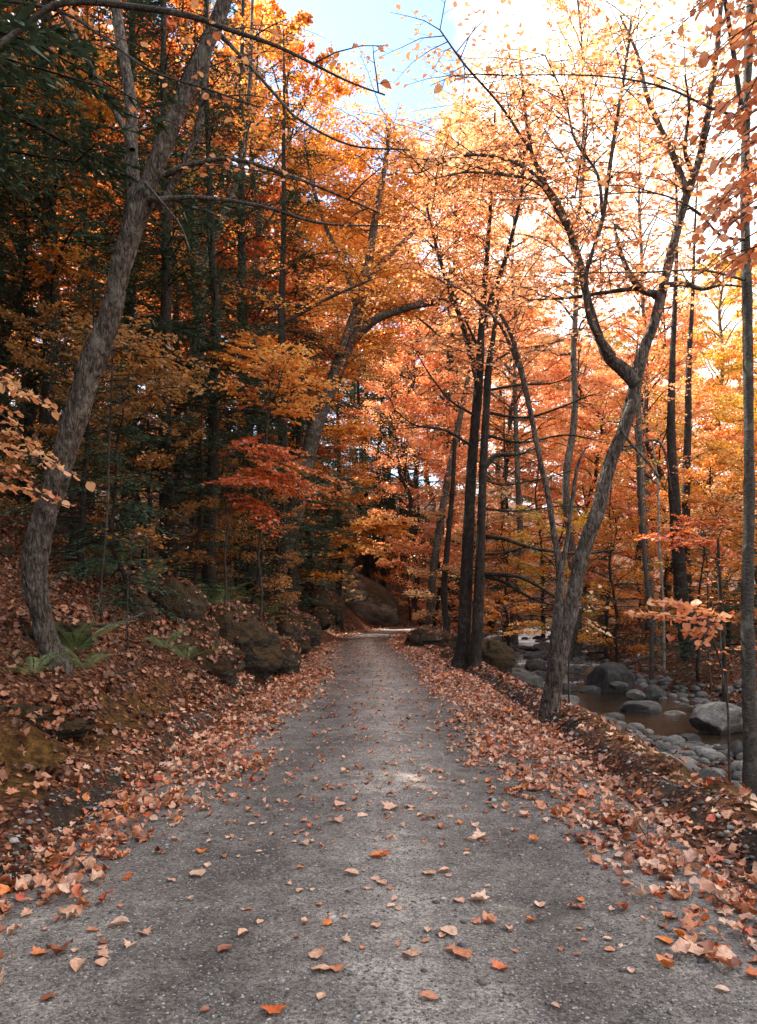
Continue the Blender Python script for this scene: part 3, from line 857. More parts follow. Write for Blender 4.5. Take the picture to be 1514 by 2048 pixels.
def spray(T, Lv, a, b, r0, leafs=.075, space=.05, width=.34, droop=.12, dens=1., tint=0., bias=0., every=.11, flat=.35):
    """a leafy branch from a to b: side twigs in one flattish plane, leaves alternating along them"""
    a = np.asarray(a, float); b = np.asarray(b, float)
    d = b - a
    Ln = np.linalg.norm(d)
    n = max(4, int(Ln / .25))
    t = np.linspace(0, 1, n)
    side = unit(np.cross(d, [0, 0, 1.]))
    wig = np.cumsum(rng.standard_normal((n, 3)), 0) * Ln * .018
    wig -= wig[0]
    P = a + d * t[:, None] + wig + np.stack([0 * t, 0 * t, (4 * t * (1 - t)) * droop * Ln * .6], -1)
    T.add(P, r0 * (1 - .85 * t) + .0015, 5)
    m = max(2, int(Ln / every))
    for i in range(m):
        tt = .12 + .88 * (i + rng.random() * .5) / m
        if tt > 1: continue
        p = np.array([np.interp(tt, t, P[:, c]) for c in range(3)])
        s = 1 if i % 2 else -1
        l = width * Ln * (1.05 - tt) ** .7 * rng.uniform(.6, 1.15)
        l = min(l, 1.1)
        dr = unit(s * side * rng.uniform(.6, 1.1) + unit(d) * rng.uniform(.35, .9) + np.array([0, 0, rng.uniform(-.28, .22)]))
        q = p + dr * l * np.linspace(0, 1, 4)[:, None] + np.array([0, 0, -droop * l * .5]) * (np.linspace(0, 1, 4) ** 2)[:, None]
        T.add(q, np.linspace(max(.0026, r0 * .36), .0014, 4), 3)
        nl = max(1, int(l / space * dens))
        tl = (np.arange(nl) + rng.random(nl)) / nl * .9 + .1
        pp = np.stack([np.interp(tl, np.linspace(0, 1, 4), q[:, c]) for c in range(3)], -1)
        sg = np.where(np.arange(nl) % 2, 1, -1)[:, None]
        lat = np.cross(dr, [0, 0, 1.])
        D = dr * .6 + sg * lat * rng.uniform(.4, 1.1, (nl, 1)) + rng.standard_normal((nl, 3)) * .22 + np.array([0, 0, -.25])
        Nn = np.array([0, 0, 1.]) + rng.standard_normal((nl, 3)) * flat
        Lv.add(pp, D, Nn, leafs * rng.uniform(.65, 1.25, nl), np.clip(.5 + bias + tint * rng.standard_normal() + .2 * rng.standard_normal(nl), 0, 1))


def px_path(spec, Y, dY=0., per=8):
    """spec: [(px, py, width px)...] -> world points and radii; Y at the foot, drifting by dY towards the tip"""
    n = len(spec)
    Ys = [Y + dY * k / max(1, n - 1) for k in range(n)]
    P = np.array([at(s[0], s[1], yv) for s, yv in zip(spec, Ys)])
    R = np.array([s[2] / FPX * yv * .5 for s, yv in zip(spec, Ys)])
    S = spline(np.column_stack([P, R]), per)
    return S[:, :3], np.maximum(S[:, 3], .002)


def to_ground(spec, Y, deep=.25):
    """adds a flared foot on the terrain under the first point"""
    p = at(spec[0][0], spec[0][1], Y)
    gz_ = landz(p[0], p[1])
    py = HY - (gz_ - deep - CAMH) / Y * FPX
    if py > spec[0][1] + 3:
        return [(spec[0][0], py, spec[0][2] * 1.12)] + list(spec)
    return list(spec)


def hand_tree(label, cat, base_spec, Y, dY=0, limbs=(), bark='bark', rough=.5, sides=28, per=10, name='tree', extra_trunks=()):
    sp = to_ground(base_spec, Y)
    P, R = px_path(sp, Y, dY, per)
    root_loc = np.array([P[0][0], P[0][1], landz(P[0][0], P[0][1])])
    t = thing(name, label, cat, root_loc)
    T = Tubes()
    if rough > 0:  # resample finely for bark relief
        L_ = np.concatenate([[0], np.cumsum(np.linalg.norm(np.diff(P, axis=0), axis=1))])
        m = int(L_[-1] / (.02 if sides > 30 else .035))
        q = np.linspace(0, L_[-1], m)
        P2 = np.stack([np.interp(q, L_, P[:, c]) for c in range(3)], -1)
        R2 = np.interp(q, L_, R)
        R2 = R2 * (.80 if rough > .6 else 1) * (1 + .22 * np.exp(-q / .25))
        T.add(P2, R2, sides, rough, 3)
    else:
        T.add(P, R, sides)
    link('trunk', T.mesh('trunk', M[bark], root_loc), t)
    tips = []
    for lb in limbs:
        Pl, Rl = px_path(lb['p'], lb.get('Y', Y + dY * .5), lb.get('dY', 0), 6)
        T = Tubes()
        T.add(Pl, Rl, 12 if Rl.max() > .04 else 6, rough * .5 if Rl.max() > .04 else 0, 5)
        link('limb', T.mesh('limb', M[lb.get('bark', bark)], root_loc), t)
        tips.append((Pl, Rl))
    return t, root_loc, (P, R), tips


def crown_from(t, off, paths, n, ln, mat, leafs=.075, dens=1., r0=.008, up=.3, bias=0, tmin=.25, name='crown', spread=1., toward=None, droop=.12, space=.06, every=.12):
    """leafy sprays springing from the given limb paths; one crown mesh for leaves, one for its twigs"""
    T, Lv = Tubes(), Leaves()
    tot = np.array([np.linalg.norm(np.diff(P, axis=0), axis=1).sum() for P, R in paths])
    for (P, R), L0 in zip(paths, tot):
        k = max(1, int(round(n * L0 / tot.sum())))
        for i in range(k):
            q = tmin + (1 - tmin) * (i + rng.random()) / k
            idx = min(len(P) - 1, int(q * len(P)))
            a = P[idx]
            az = rng.uniform(0, 2 * PI)
            d = np.array([math.cos(az), math.sin(az), rng.uniform(-.15, .6) * up * 2]) * spread
            if toward is not None: d = d + np.asarray(toward)
            l = ln * rng.uniform(.55, 1.2)
            spray(T, Lv, a, a + unit(d) * l, r0, leafs=leafs, dens=dens, tint=.1, bias=bias, droop=droop, space=space, every=every)
    c = link(name, Lv.mesh(name, M[mat], TPL_F, off), t)
    link('twigs', T.mesh('twigs', M['twig'], off), c)['kind'] = 'stuff'
    return c


# ---- generic trees for the woods (own meshes, origin at the foot)
def gen_decid(seed, h, rad, cb, nbr, nleaf, lsize, bark, mat, wig=.25, sub=4, kindtag='tree'):
    r = np.random.default_rng(seed)
    T, B, Lv = Tubes(), Tubes(), Leaves()
    n = 12
    t = np.linspace(0, 1, n)
    P = np.stack([np.cumsum(r.standard_normal(n)) * wig, np.cumsum(r.standard_normal(n)) * wig, t * h - .3], -1)
    P[:, :2] -= P[0, :2]
    r0 = h * .0115
    Rr = r0 * (1 - .9 * t) + .01
    S = spline(np.column_stack([P, Rr]), 5)
    T.add(S[:, :3], S[:, 3] * (1 + .5 * np.exp(-np.linspace(0, 1, len(S)) * 30)), 10, .5, seed)
    tot = 0
    specs = []
    for i in range(nbr):
        q = cb + (1 - cb) * (i + .5) / nbr
        az = i * 2.4 + r.uniform(-.4, .4)
        s = (q - cb) / (1 - cb)
        L0 = rad * (math.sin(PI * min(1, .22 + s * .8)) ** .7) * r.uniform(.65, 1.15)
        el = math.radians(18 + 45 * s + r.uniform(-12, 12))
        p0 = np.array([np.interp(q, t, P[:, c]) for c in range(3)])
        m = 7
        tt = np.linspace(0, 1, m)
        hd = np.array([math.cos(az), math.sin(az), 0])
        e = el * (1 - .75 * tt)
        st = np.stack([hd[0] * np.cos(e), hd[1] * np.cos(e), np.sin(e)], -1) + r.standard_normal((m, 3)) * .16
        Pb = p0 + np.cumsum(st, 0) * L0 / m
        Pb[0] = p0
        B.add(Pb, (r0 * .27 * (1 - q * .5)) * (1 - .9 * tt) + .003, 5)
        specs.append((Pb, L0))
        for k_ in range(sub):
            f = r.uniform(.3, .92)
            a = np.array([np.interp(f, tt, Pb[:, c]) for c in range(3)])
            sd = np.array([-hd[1], hd[0], 0]) * (1 if k_ % 2 else -1)
            dr = unit(sd * r.uniform(.5, 1) + hd * r.uniform(.3, 1) + np.array([0, 0, r.uniform(-.2, .35)]))
            l = L0 * .45 * (1.15 - f) * r.uniform(.7, 1.3)
            Pq = a + dr * l * np.linspace(0, 1, 5)[:, None] + r.standard_normal((5, 3)) * .04 * l
            Pq[0] = a
            B.add(Pq, np.linspace(.009, .002, 5), 3)
            specs.append((Pq, l * 1.1))
    tot = sum(s[1] for s in specs)
    for Pb, L0 in specs:
        k_ = int(nleaf * L0 / tot)
        f = r.random(k_) ** .6
        m = len(Pb)
        idx = np.clip(f * (m - 1), 0, m - 1.001)
        i0 = idx.astype(int)
        fr = (idx - i0)[:, None]
        base = Pb[i0] * (1 - fr) + Pb[i0 + 1] * fr
        ax = unit(Pb[-1] - Pb[0])
        lat = unit(np.cross(ax, [0, 0, 1.]))
        w_ = r.uniform(-1, 1, k_) * .30 * L0 * (1.15 - f) * (f > .08)
        # leaves gather on twigs: quantise the position along the branch
        pos = base + lat * w_[:, None] + ax * (np.abs(w_) * .6)[:, None] + np.stack([0 * f, 0 * f, r.standard_normal(k_) * .035 * L0 + .02 - np.abs(w_) * .12], -1)
        D = np.sign(w_)[:, None] * lat + ax * .7 + r.standard_normal((k_, 3)) * .45
        Nn = np.array([0, 0, 1.]) + r.standard_normal((k_, 3)) * .55
        c = .5 + .16 * r.standard_normal() + .17 * r.standard_normal(k_)
        Lv.add(pos, D, Nn, lsize * r.uniform(.6, 1.3, k_), np.clip(c, 0, 1))
    root = thing('tree', 'x', 'tree')
    link('trunk', T.mesh('trunk', M[bark]), root)
    link('branches', B.mesh('branches', M[bark]), root)['kind'] = 'stuff'
    cr = link('crown', Lv.mesh('crown', M[mat], Q), root)
    return root


def gen_hemlock(seed, h, rad, cb, nbr, mat='needle', bark='bark_dark', nl=.08, dens=1., name='hemlock_tree', droop=.25):
    r = np.random.default_rng(seed)
    T, B, Lv = Tubes(), Tubes(), Leaves()
    n = 10
    t = np.linspace(0, 1, n)
    P = np.stack([np.cumsum(r.standard_normal(n)) * .06, np.cumsum(r.standard_normal(n)) * .06, t * h - .3], -1)
    P[:, :2] -= P[0, :2]
    r0 = h * .0105
    S = spline(np.column_stack([P, r0 * (1 - .93 * t) + .008]), 5)
    T.add(S[:, :3], S[:, 3], 10, .4, seed)
    for i in range(nbr):
        q = cb + (1 - cb) * (i + r.random()) / nbr
        s = (q - cb) / (1 - cb)
        az = r.uniform(0, 2 * PI)
        L0 = rad * (1 - s) ** .75 * r.uniform(.5, 1.15) * (.75 + .25 * min(1, s * 5)) + .25
        p0 = np.array([np.interp(q, t, P[:, c]) for c in range(3)])
        hd = np.array([math.cos(az), math.sin(az), 0])
        m = 7
        tt = np.linspace(0, 1, m)
        z = .32 * L0 * tt * (.3 + s) - droop * L0 * tt ** 2
        Pb = p0 + hd * (L0 * tt)[:, None] + np.stack([0 * z, 0 * z, z], -1) + r.standard_normal((m, 3)) * .03 * L0 * tt[:, None]
        B.add(Pb, (.008 + .009 * L0) * (1 - .9 * tt) * .8 + .002, 4)
        if s < .06 and r.random() < .6: continue
        lat = np.array([-hd[1], hd[0], 0])
        nt_ = int(L0 / .062 * dens)
        f = (np.arange(nt_) + r.random(nt_)) / nt_ * .9 + .1
        sg = np.where(np.arange(nt_) % 2, 1., -1.)
        tl = (.34 * L0 * (1.1 - f) ** .8 + .08) * r.uniform(.5, 1.2, nt_)
        base = np.stack([np.interp(f, tt, Pb[:, c]) for c in range(3)], -1)
        dr = unit(sg[:, None] * lat * r.uniform(.6, 1, (nt_, 1)) + hd * r.uniform(.4, 1, (nt_, 1)) + np.stack([0 * f, 0 * f, r.uniform(-.35, .1, nt_)], -1))
        kk = np.maximum(2, (tl / .019).astype(int))
        rep = np.repeat(np.arange(nt_), kk)
        pos_f = r.random(len(rep))
        pos = base[rep] + dr[rep] * (tl[rep] * pos_f)[:, None] - np.stack([0 * pos_f, 0 * pos_f, droop * .5 * tl[rep] * pos_f ** 2], -1)
        D = dr[rep] * .8 + np.cross(dr[rep], [0, 0, 1.]) * r.uniform(-1, 1, (len(rep), 1)) + r.standard_normal((len(rep), 3)) * .2
        Nn = np.array([0, 0, 1.]) + r.standard_normal((len(rep), 3)) * .5
        Lv.add(pos, D, Nn, nl * r.uniform(.7, 1.4, len(rep)), np.clip(.45 + .2 * pos_f + .18 * r.standard_normal(len(rep)), 0, 1))
    root = thing(name, 'x', 'tree')
    link('trunk', T.mesh('trunk', M[bark]), root)
    link('branches', B.mesh('branches', M[bark]), root)['kind'] = 'stuff'
    link('crown', Lv.mesh('crown', M[mat], TRI), root)
    return root


protos = {
    'dA': gen_decid(1, 20, 5.0, .30, 44, 40000, .115, 'bark_dark', 'orange'),
    'dB': gen_decid(2, 20, 4.6, .22, 50, 40000, .115, 'bark', 'orange'),
    'dC': gen_decid(3, 16, 4.8, .18, 44, 38000, .105, 'bark_dark', 'orange', .3),
    'dD': gen_decid(4, 20, 4.4, .45, 36, 15000, .11, 'bark', 'beech', .2),      # thin crown, sky shows through
    'dS': gen_decid(5, 7, 2.6, .16, 30, 11000, .085, 'bark_dark', 'beech', .12, 3),      # understorey beech
    'hA': gen_hemlock(11, 19, 3.4, .10, 108, dens=.78),
    'hB': gen_hemlock(12, 17, 3.8, .18, 98, dens=.78),
    'hS': gen_hemlock(13, 6.5, 1.9, .04, 75, nl=.06),
    'hP': gen_hemlock(14, 5.0, 1.5, .05, 80, 'needle_light', nl=.06, droop=.5, name='spruce_tree', dens=1.2),
}
used = set()
TREE_NO = 0


def plant(kind, px, Y, label, h=None, mat=None, group=None, rz=None, x=None, wide=1.0, dz=0.):
    p = protos[kind]
    base = {'dA': 20, 'dB': 20, 'dC': 16, 'dD': 20, 'dS': 7, 'hA': 19, 'hB': 17, 'hS': 6.5, 'hP': 5}[kind]
    s = (h or base) / base
    xx = (px - HX) / FPX * Y if x is None else x
    loc = (xx, Y, landz(xx, Y) - .05 + dz)
    rz = random.uniform(0, 6.28) if rz is None else rz
    sc = (s * wide, s * wide, s)
    if kind not in used:
        used.add(kind)
        r = p
        r.location = loc; r.rotation_euler = (0, 0, rz); r.scale = sc
        r['label'] = label
        if group: r['group'] = group
    else:
        r = dup(p, loc, rz, sc, label)
        if 'group' in r and not group: del r['group']
        if group: r['group'] = group
    if kind[0] == 'd':
        r.name = 'understory_tree' if kind == 'dS' else 'maple_tree'
    if mat:
        for ch in r.children:
            if ch.name.startswith('crown'):
                ch.material_slots[0].link = 'OBJECT'
                ch.material_slots[0].material = M[mat]
    return r


GL = 'trees of the dark woods up the left bank'
GR = 'trees of the sunlit woods across the stream'
W = [
    # left hillside, tall orange trees behind the hemlocks
    ('dB', -150, 24, 'tall orange maple beyond the far left hemlocks', 24, 'orange', GL),
    ('dA', 20, 27, 'glowing orange maple behind the dark trunk at upper left', 25, 'orange', GL),
    ('dB', 150, 33, 'orange maple high on the slope behind the leaning maple', 27, 'orange', GL),
    ('dC', 290, 29, 'red-orange maple up the slope behind the forked trunk', 22, 'red', GL),
    ('dA', 400, 36, 'tall orange maple seen between two hemlocks on the slope', 29, 'orange', GL),
    ('dB', 500, 31, 'bright orange maple right of the forked trunk', 25, 'orange', GL),
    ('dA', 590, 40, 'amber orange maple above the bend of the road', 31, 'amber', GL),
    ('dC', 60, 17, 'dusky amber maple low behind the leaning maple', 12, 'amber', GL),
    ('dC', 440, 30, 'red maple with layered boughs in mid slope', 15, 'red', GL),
    ('hA', 335, 15.5, 'hemlock with low boughs just right of the leaning trunk', 16, None, GL),
    ('hA', 560, 24, 'hemlock whose boughs hang over the bank in mid slope', 19, None, GL),
    ('hB', 585, 36, 'hemlock close to the road before the bend', 21, None, GL),
    ('hB', 715, 47, 'dark hemlock right above the slanting rock', 20, None, GL),
    ('hA', 805, 52, 'dark hemlock on the outside of the bend', 17, None, GL),
    ('hS', 560, 21, 'young hemlock by the maple leaning at the bend', 6, None, GL),
    ('hS', 400, 15, 'young hemlock above the leaf-capped boulder', 4.5, None, GL),
    ('dA', -300, 13.5, 'orange maple overhanging from beyond the left edge, added to shade the road', 19, 'orange', GL),  # added to block a sun fleck on the road; crown also fills upper left
    # left hemlocks
    ('hB', 105, 15, 'dark straight hemlock just behind the leaning maple', 19, None, GL),
    ('hA', 255, 18, 'dense dark hemlock behind the leaning trunk', 19, None, GL),
    ('hA', 480, 26, 'tall hemlock with trunk high in the orange canopy', 24, None, GL),
    ('hB', 420, 17, 'hemlock with low sweeping boughs over the boulders', 15, None, GL),
    ('hA', 590, 30, 'dark hemlock beside the leaning trunk near the bend', 18, None, GL),
    ('hA', 735, 50, 'broad dark hemlock at the end of the road', 23, None, GL),
    ('hB', 680, 38, 'dark hemlock above the big slanting rock', 18, None, GL),
    ('hA', -10, 22, 'hemlock deep in the shade at left', 18, None, GL),
    ('hB', 180, 25, 'hemlock deep in the shade behind the leaning maple', 18, None, GL),
    ('hA', 350, 27, 'hemlock deep in the shade behind the thin upright trunk', 18, None, GL),
    ('hS', 180, 11.5, 'young hemlock in the gloom behind the leaning trunk', 5, None, GL),
    ('hP', 262, 11.2, 'young blue-green spruce right of the leaning trunk', 3.6, None, GL),
    ('hS', 470, 24, 'young hemlock on the ferny slope', 7, None, GL),
    ('hS', 620, 33, 'young hemlock in shade left of the slanting rock', 7, None, GL),
    ('hS', 45, 15, 'young hemlock low at the far left', 6, None, GL),
    # past the bend
    ('dA', 905, 50, 'tall pale gold maple beyond the bend', 34, 'pale', GR),
    ('hA', 893, 46, 'tall green hemlock rising through the gold crowns', 25, None, GR),
    ('dB', 820, 62, 'orange maple far down the road', 24, 'orange', GR),
    ('dA', 700, 64, 'orange maple beyond the dark hemlock at the bend', 30, 'orange', GR),
    ('dC', 860, 42, 'salmon maple just right of the bend', 17, 'beech', GR),
    ('dC', 960, 40, 'salmon orange maple behind the twin trunks', 19, 'beech', GR),
    ('dB', 1040, 48, 'orange maple upstream between the twin trunks and the forked tree', 21, 'orange', GR),
    ('dA', 1000, 60, 'pale orange maple high beyond the stream head', 25, 'beech', GR),
    ('dC', 1130, 38, 'pink-orange maple behind the forked tree', 15, 'beech', GR),
    ('dB', 1200, 46, 'pale salmon maple up the far bank behind the forked tree', 19, 'pale', GR),
    ('dA', 1290, 40, 'golden maple across the stream', 17, 'yellow', GR),
    ('dC', 1370, 30, 'orange maple across the stream right of the forked tree', 14, 'beech', GR),
    ('dB', 1440, 36, 'yellow maple across the stream near the right edge', 17, 'yellow', GR),
    ('dC', 1500, 27, 'yellow maple behind the slim trunk at the right edge', 11, 'yellow', GR),
    ('dA', 1560, 40, 'orange maple at the far right across the stream', 20, 'orange', GR),
    ('dC', 1640, 30, 'orange maple beyond the right edge of the woods', 15, 'orange', GR),
    ('dB', 1360, 56, 'salmon maple far up the right hillside', 22, 'beech', GR),
    ('dA', 1150, 66, 'salmon maple far beyond the stream', 24, 'beech', GR),
    ('dB', 1480, 60, 'pale orange maple on the right skyline', 23, 'beech', GR),
    ('dD', 1152, 26, 'thin upright maple crossing the white sky', 24, 'beech', GR),
    ('dD', 1290, 30, 'open-crowned beech against the white sky', 22, 'beech', GR),
    ('dD', 1030, 30, 'open-crowned maple behind the twin trunks', 21, 'beech', GR),
    ('hS', 1400, 18, 'small dark hemlock across the stream by the slim trunk', 4.2, None, GR),
    ('hS', 1220, 24, 'small hemlock between the forked tree and the far bank', 6.5, None, GR),
    ('hS', 1080, 33, 'small hemlock over the rapids', 9, None, GR),
    ('hB', 1010, 34, 'thin hemlock behind the dead boughs', 12, None, GR),
    ('hS', 1500, 21, 'small hemlock behind the slim trunk', 6, None, GR),
    ('dS', 690, 41, 'little olive beech in front of the slanting rock', 3, 'olive', GL),
    ('hS', 795, 43.5, 'little hemlock at the right end of the slanting rock', 2.6, None, GL),
    ('hS', 655, 37, 'little hemlock on the bank below the slanting rock', 2.6, None, GL),
    # understorey
    ('dS', 1010, 29, 'low orange beech beside the rapids', 5.5, 'orange', GR),
    ('dS', 1120, 27, 'low golden beech over the stream behind the forked tree', 6, 'yellow', GR),
    ('dS', 1235, 21, 'low amber beech on the far bank', 5, 'amber', GR),
    ('dS', 1440, 23, 'low orange beech on the far bank at right', 6.5, 'orange', GR),
    ('dS', 1330, 26, 'low orange beech on the sunlit bank', 6, 'orange', GR),
    ('dS', 890, 33, 'low orange beech left of the twin trunks', 6.5, 'beech', GR),
    ('dS', 960, 36, 'low salmon beech behind the twin trunks', 7, 'beech', GR),
    ('dS', 1540, 19, 'low amber beech at the right edge of the far bank', 6, 'amber', GR),
    ('dS', 820, 46, 'small orange beech past the slanting rock', 6, 'orange', GL),
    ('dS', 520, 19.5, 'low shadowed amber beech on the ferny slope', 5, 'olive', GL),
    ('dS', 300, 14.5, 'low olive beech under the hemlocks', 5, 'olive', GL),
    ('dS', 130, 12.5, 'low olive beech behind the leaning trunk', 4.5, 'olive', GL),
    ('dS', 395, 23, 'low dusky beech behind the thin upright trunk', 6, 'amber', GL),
]
for kd, px, Yd, lb, h, mt, gp in W:
    plant(kd, px, Yd, lb, h, mt, gp, wide=.6 if kd == 'dD' else 1.0)
for k in range(20):
    Yd = random.uniform(24, 48)
    px = -150 + 780 * (k + random.random()) / 20
    plant('hS' if k % 3 else 'dS', px, Yd, 'young understory tree among many in the gloom of the left slope', random.uniform(5, 9), None if k % 3 else random.choice(['olive', 'amber', 'red']), 'young trees in the gloom of the left slope', wide=1.3)
plant('hB', 765, 49, 'bushy dark hemlock over the far end of the road', 19, wide=1.3)
plant('hA', 620, 41, 'dark full hemlock left of the slanting rock', 16, None, GL, wide=1.2)
for k in range(18):
    Yd = random.uniform(20, 46)
    px = 930 + 720 * (k + random.random()) / 18
    if abs((px - HX) / FPX * Yd - float(np.interp(Yd, SY, SX))) < 2.2 or road_u((px - HX) / FPX * Yd, Yd) < 2.5: continue
    plant('dS', px, Yd, 'low beech among many in the glowing understorey across the stream', random.uniform(5, 9), random.choice(['pale', 'yellow', 'orange', 'beech']), 'low beeches of the understorey across the stream', wide=1.25)
for px_, Y_, h_ in [(655, 46, 4), (690, 50, 6), (725, 52, 5), (765, 53, 7), (790, 55, 5), (705, 56, 8), (750, 58, 8), (810, 58, 7), (835, 60, 9), (670, 54, 8)]:
    plant('hS', px_, Y_, 'small dark hemlock among several on the bank behind the slanting rock', h_, None, 'small hemlocks behind the slanting rock', wide=1.5)
FAR_L = 'orange maple among many on the wooded hillside far behind'
for k in range(26):
    Yd = random.uniform(58, 100)
    px = -500 + (2300 * (k + random.random()) / 26)
    if 860 < px < 1010 and Yd < 80: Yd += 20
    hh = random.uniform(18, 25) if px > 900 else random.uniform(24, 32)
    plant(random.choice(['dA', 'dB', 'dC']), px, Yd, FAR_L, hh, random.choice(['beech', 'orange', 'orange', 'beech']) if True else None, 'maples on the far wooded hillside', wide=1.3)
# hemlocks added beside and behind the photographer, out of frame, to shade the road
SH_L = 'tall hemlock added outside the picture to shade the road'
for k, (sx, sy, sh) in enumerate([(-9, 4, 20), (-7, 8.5, 20), (-6, 5.5, 19), (-8.6, 12, 21), (-12, 9, 21), (-14, 15, 22), (-7, -3, 20), (-13, -2, 21), (-18, 6, 22), (-20, 14, 22), (-17, 22, 22), (-4.5, -8, 19), (4, -9, 19), (9, -5, 19), (-23, 24, 22), (-25, 34, 22)]):
    plant('hA' if k % 2 else 'hB', 0, sy, SH_L, sh, None, 'hemlocks shading the road from outside the picture', x=sx, wide=1.25)

# ---- the named near trees
# A: leaning maple at left
tA, oA, (PA, RA), tipsA = hand_tree('big leaning rough-barked maple forking high at left, foot on the bank', 'tree',
    [(118, 1338, 66), (97, 1285, 50), (80, 1225, 50), (68, 1150, 58), (82, 1050, 56), (110, 975, 54), (131, 900, 53), (176, 750, 56), (214, 650, 52), (230, 590, 50), (251, 500, 48), (277, 425, 48), (305, 345, 43), (345, 250, 40), (385, 150, 37), (420, 75, 35), (450, 0, 32), (480, -90, 28)],
    8.0, -.8, [
        dict(p=[(272, 440, 34), (267, 380, 28), (263, 300, 25), (262, 210, 23), (243, 90, 21), (226, -30, 19)], Y=7.75, dY=.5),
        dict(p=[(264, 300, 14), (245, 250, 12), (205, 180, 10), (170, 110, 10), (110, 0, 8), (90, -40, 7)], Y=7.8, dY=.3),
        dict(p=[(318, 420, 18), (345, 370, 14), (380, 300, 11), (402, 215, 9), (412, 150, 8), (430, 60, 7)], Y=7.5, dY=-.5),
        dict(p=[(330, 350, 14), (372, 332, 10), (460, 318, 8), (560, 345, 7), (640, 375, 5), (757, 425, 3)], Y=7.4, dY=-.8),
        dict(p=[(300, 400, 12), (400, 395, 8), (520, 412, 7), (640, 446, 5), (780, 452, 3)], Y=7.4, dY=-.4),
        dict(p=[(290, 365, 8), (320, 400, 5), (360, 450, 4), (380, 500, 3)], Y=7.3, dY=-.4),
        dict(p=[(430, 60, 12), (480, 110, 7), (560, 200, 6), (600, 240, 5), (700, 290, 4), (820, 300, 3)], Y=7.2, dY=-.6),
    ], 'bark', .9, 90)
crown_from(tA, oA, tipsA[:4], 22, .9, 'beech', .07, .35, .006, bias=.0, tmin=.4)

# overhanging bough at the very top left, from a tree outside the frame
t, o, (P, R), tips = hand_tree('thin upright beech at the left edge whose bough crosses the top of the picture', 'tree',
    [(-170, 1500, 40), (-150, 1000, 36), (-120, 500, 30), (-60, 100, 22), (-30, -40, 18)], 5.0, 0, [
        dict(p=[(-80, 150, 14), (40, 60, 12), (130, 5, 12), (300, 18, 12), (390, 35, 11), (460, 60, 9), (560, 95, 7), (690, 160, 4), (770, 190, 3)], Y=5.0, dY=-.3),
        dict(p=[(-60, -10, 8), (110, 20, 6), (200, 70, 5), (300, 140, 5), (420, 180, 4), (520, 215, 3)], Y=5.0, dY=-.2),
        dict(p=[(-130, 650, 8), (-60, 720, 6), (0, 760, 4)], Y=5.0, dY=-.2)], 'bark_birch', .2, 16)
crown_from(t, o, tips[:2], 11, .45, 'beech', .065, .3, .004, tmin=.2)
T, Lv = Tubes(), Leaves()
for (a, b, Ya, bi) in [((-60, 740), (110, 830), 4.6, .3), ((-80, 860), (175, 960), 4.4, .25), ((-60, 960), (140, 1010), 4.7, .0), ((-60, 780), (60, 900), 5.0, .2), ((-60, 920), (70, 985), 5.2, -.15), ((-40, 840), (90, 905), 5.0, .1), ((-60, 700), (30, 790), 5.2, -.1)]:
    spray(T, Lv, at(*a, Ya + .4), at(*b, Ya), .005, .062, .045, .30, .05, 1., .05, bi, .07, .28)
c = link('crown', Lv.mesh('crown', M['beech'], TPL_F, o), t)
c['label'] = 'low pale orange leaf sprays in front of the leaning trunk'
link('twigs', T.mesh('twigs', M['twig'], o), c)['kind'] = 'stuff'

# B: thin upright trunk, left middle
tB, oB, pB, tipsB = hand_tree('thin upright dark-barked maple between the leaning maple and the bend', 'tree',
    [(348, 1125, 38), (358, 1010, 33), (373, 900, 31), (388, 780, 30), (397, 660, 28), (398, 560, 28), (384, 480, 26), (378, 380, 20), (400, 250, 16), (410, 90, 12), (415, -60, 9)], 20, 0, [
        dict(p=[(396, 560, 22), (420, 490, 18), (460, 400, 14), (490, 290, 11), (500, 150, 8), (505, 0, 6)], Y=20),
        dict(p=[(392, 700, 14), (470, 685, 10), (560, 650, 8), (650, 600, 6), (740, 560, 4)], Y=20, dY=-3),
        dict(p=[(392, 850, 14), (420, 840, 10), (480, 820, 8), (560, 830, 5)], Y=20, dY=-2)], 'bark', .5, 20)
crown_from(tB, oB, [pB] + tipsB, 80, 1.9, 'orange', .085, .8, .012, tmin=.45)

# C: leaning toward the bend
tC, oC, pC, tipsC = hand_tree('pale-barked maple leaning right over the bank before the bend', 'tree',
    [(545, 1195, 36), (568, 1105, 33), (592, 1020, 31), (612, 930, 30), (632, 850, 30), (665, 765, 28), (694, 690, 29), (718, 610, 24), (735, 540, 19), (750, 440, 14), (770, 330, 10), (780, 240, 6)], 25, 0, [
        dict(p=[(692, 700, 20), (720, 665, 18), (760, 635, 16), (830, 612, 13), (900, 600, 10), (960, 580, 6)], Y=25, dY=-2),
        dict(p=[(716, 620, 14), (690, 540, 10), (650, 450, 8), (620, 350, 6), (610, 280, 4)], Y=25, dY=1),
        dict(p=[(730, 560, 12), (800, 490, 9), (860, 430, 6), (900, 350, 4)], Y=25, dY=1)], 'bark', .5, 20)
crown_from(tC, oC, [pC] + tipsC, 200, 2.5, 'orange', .095, .85, .014, tmin=.5)

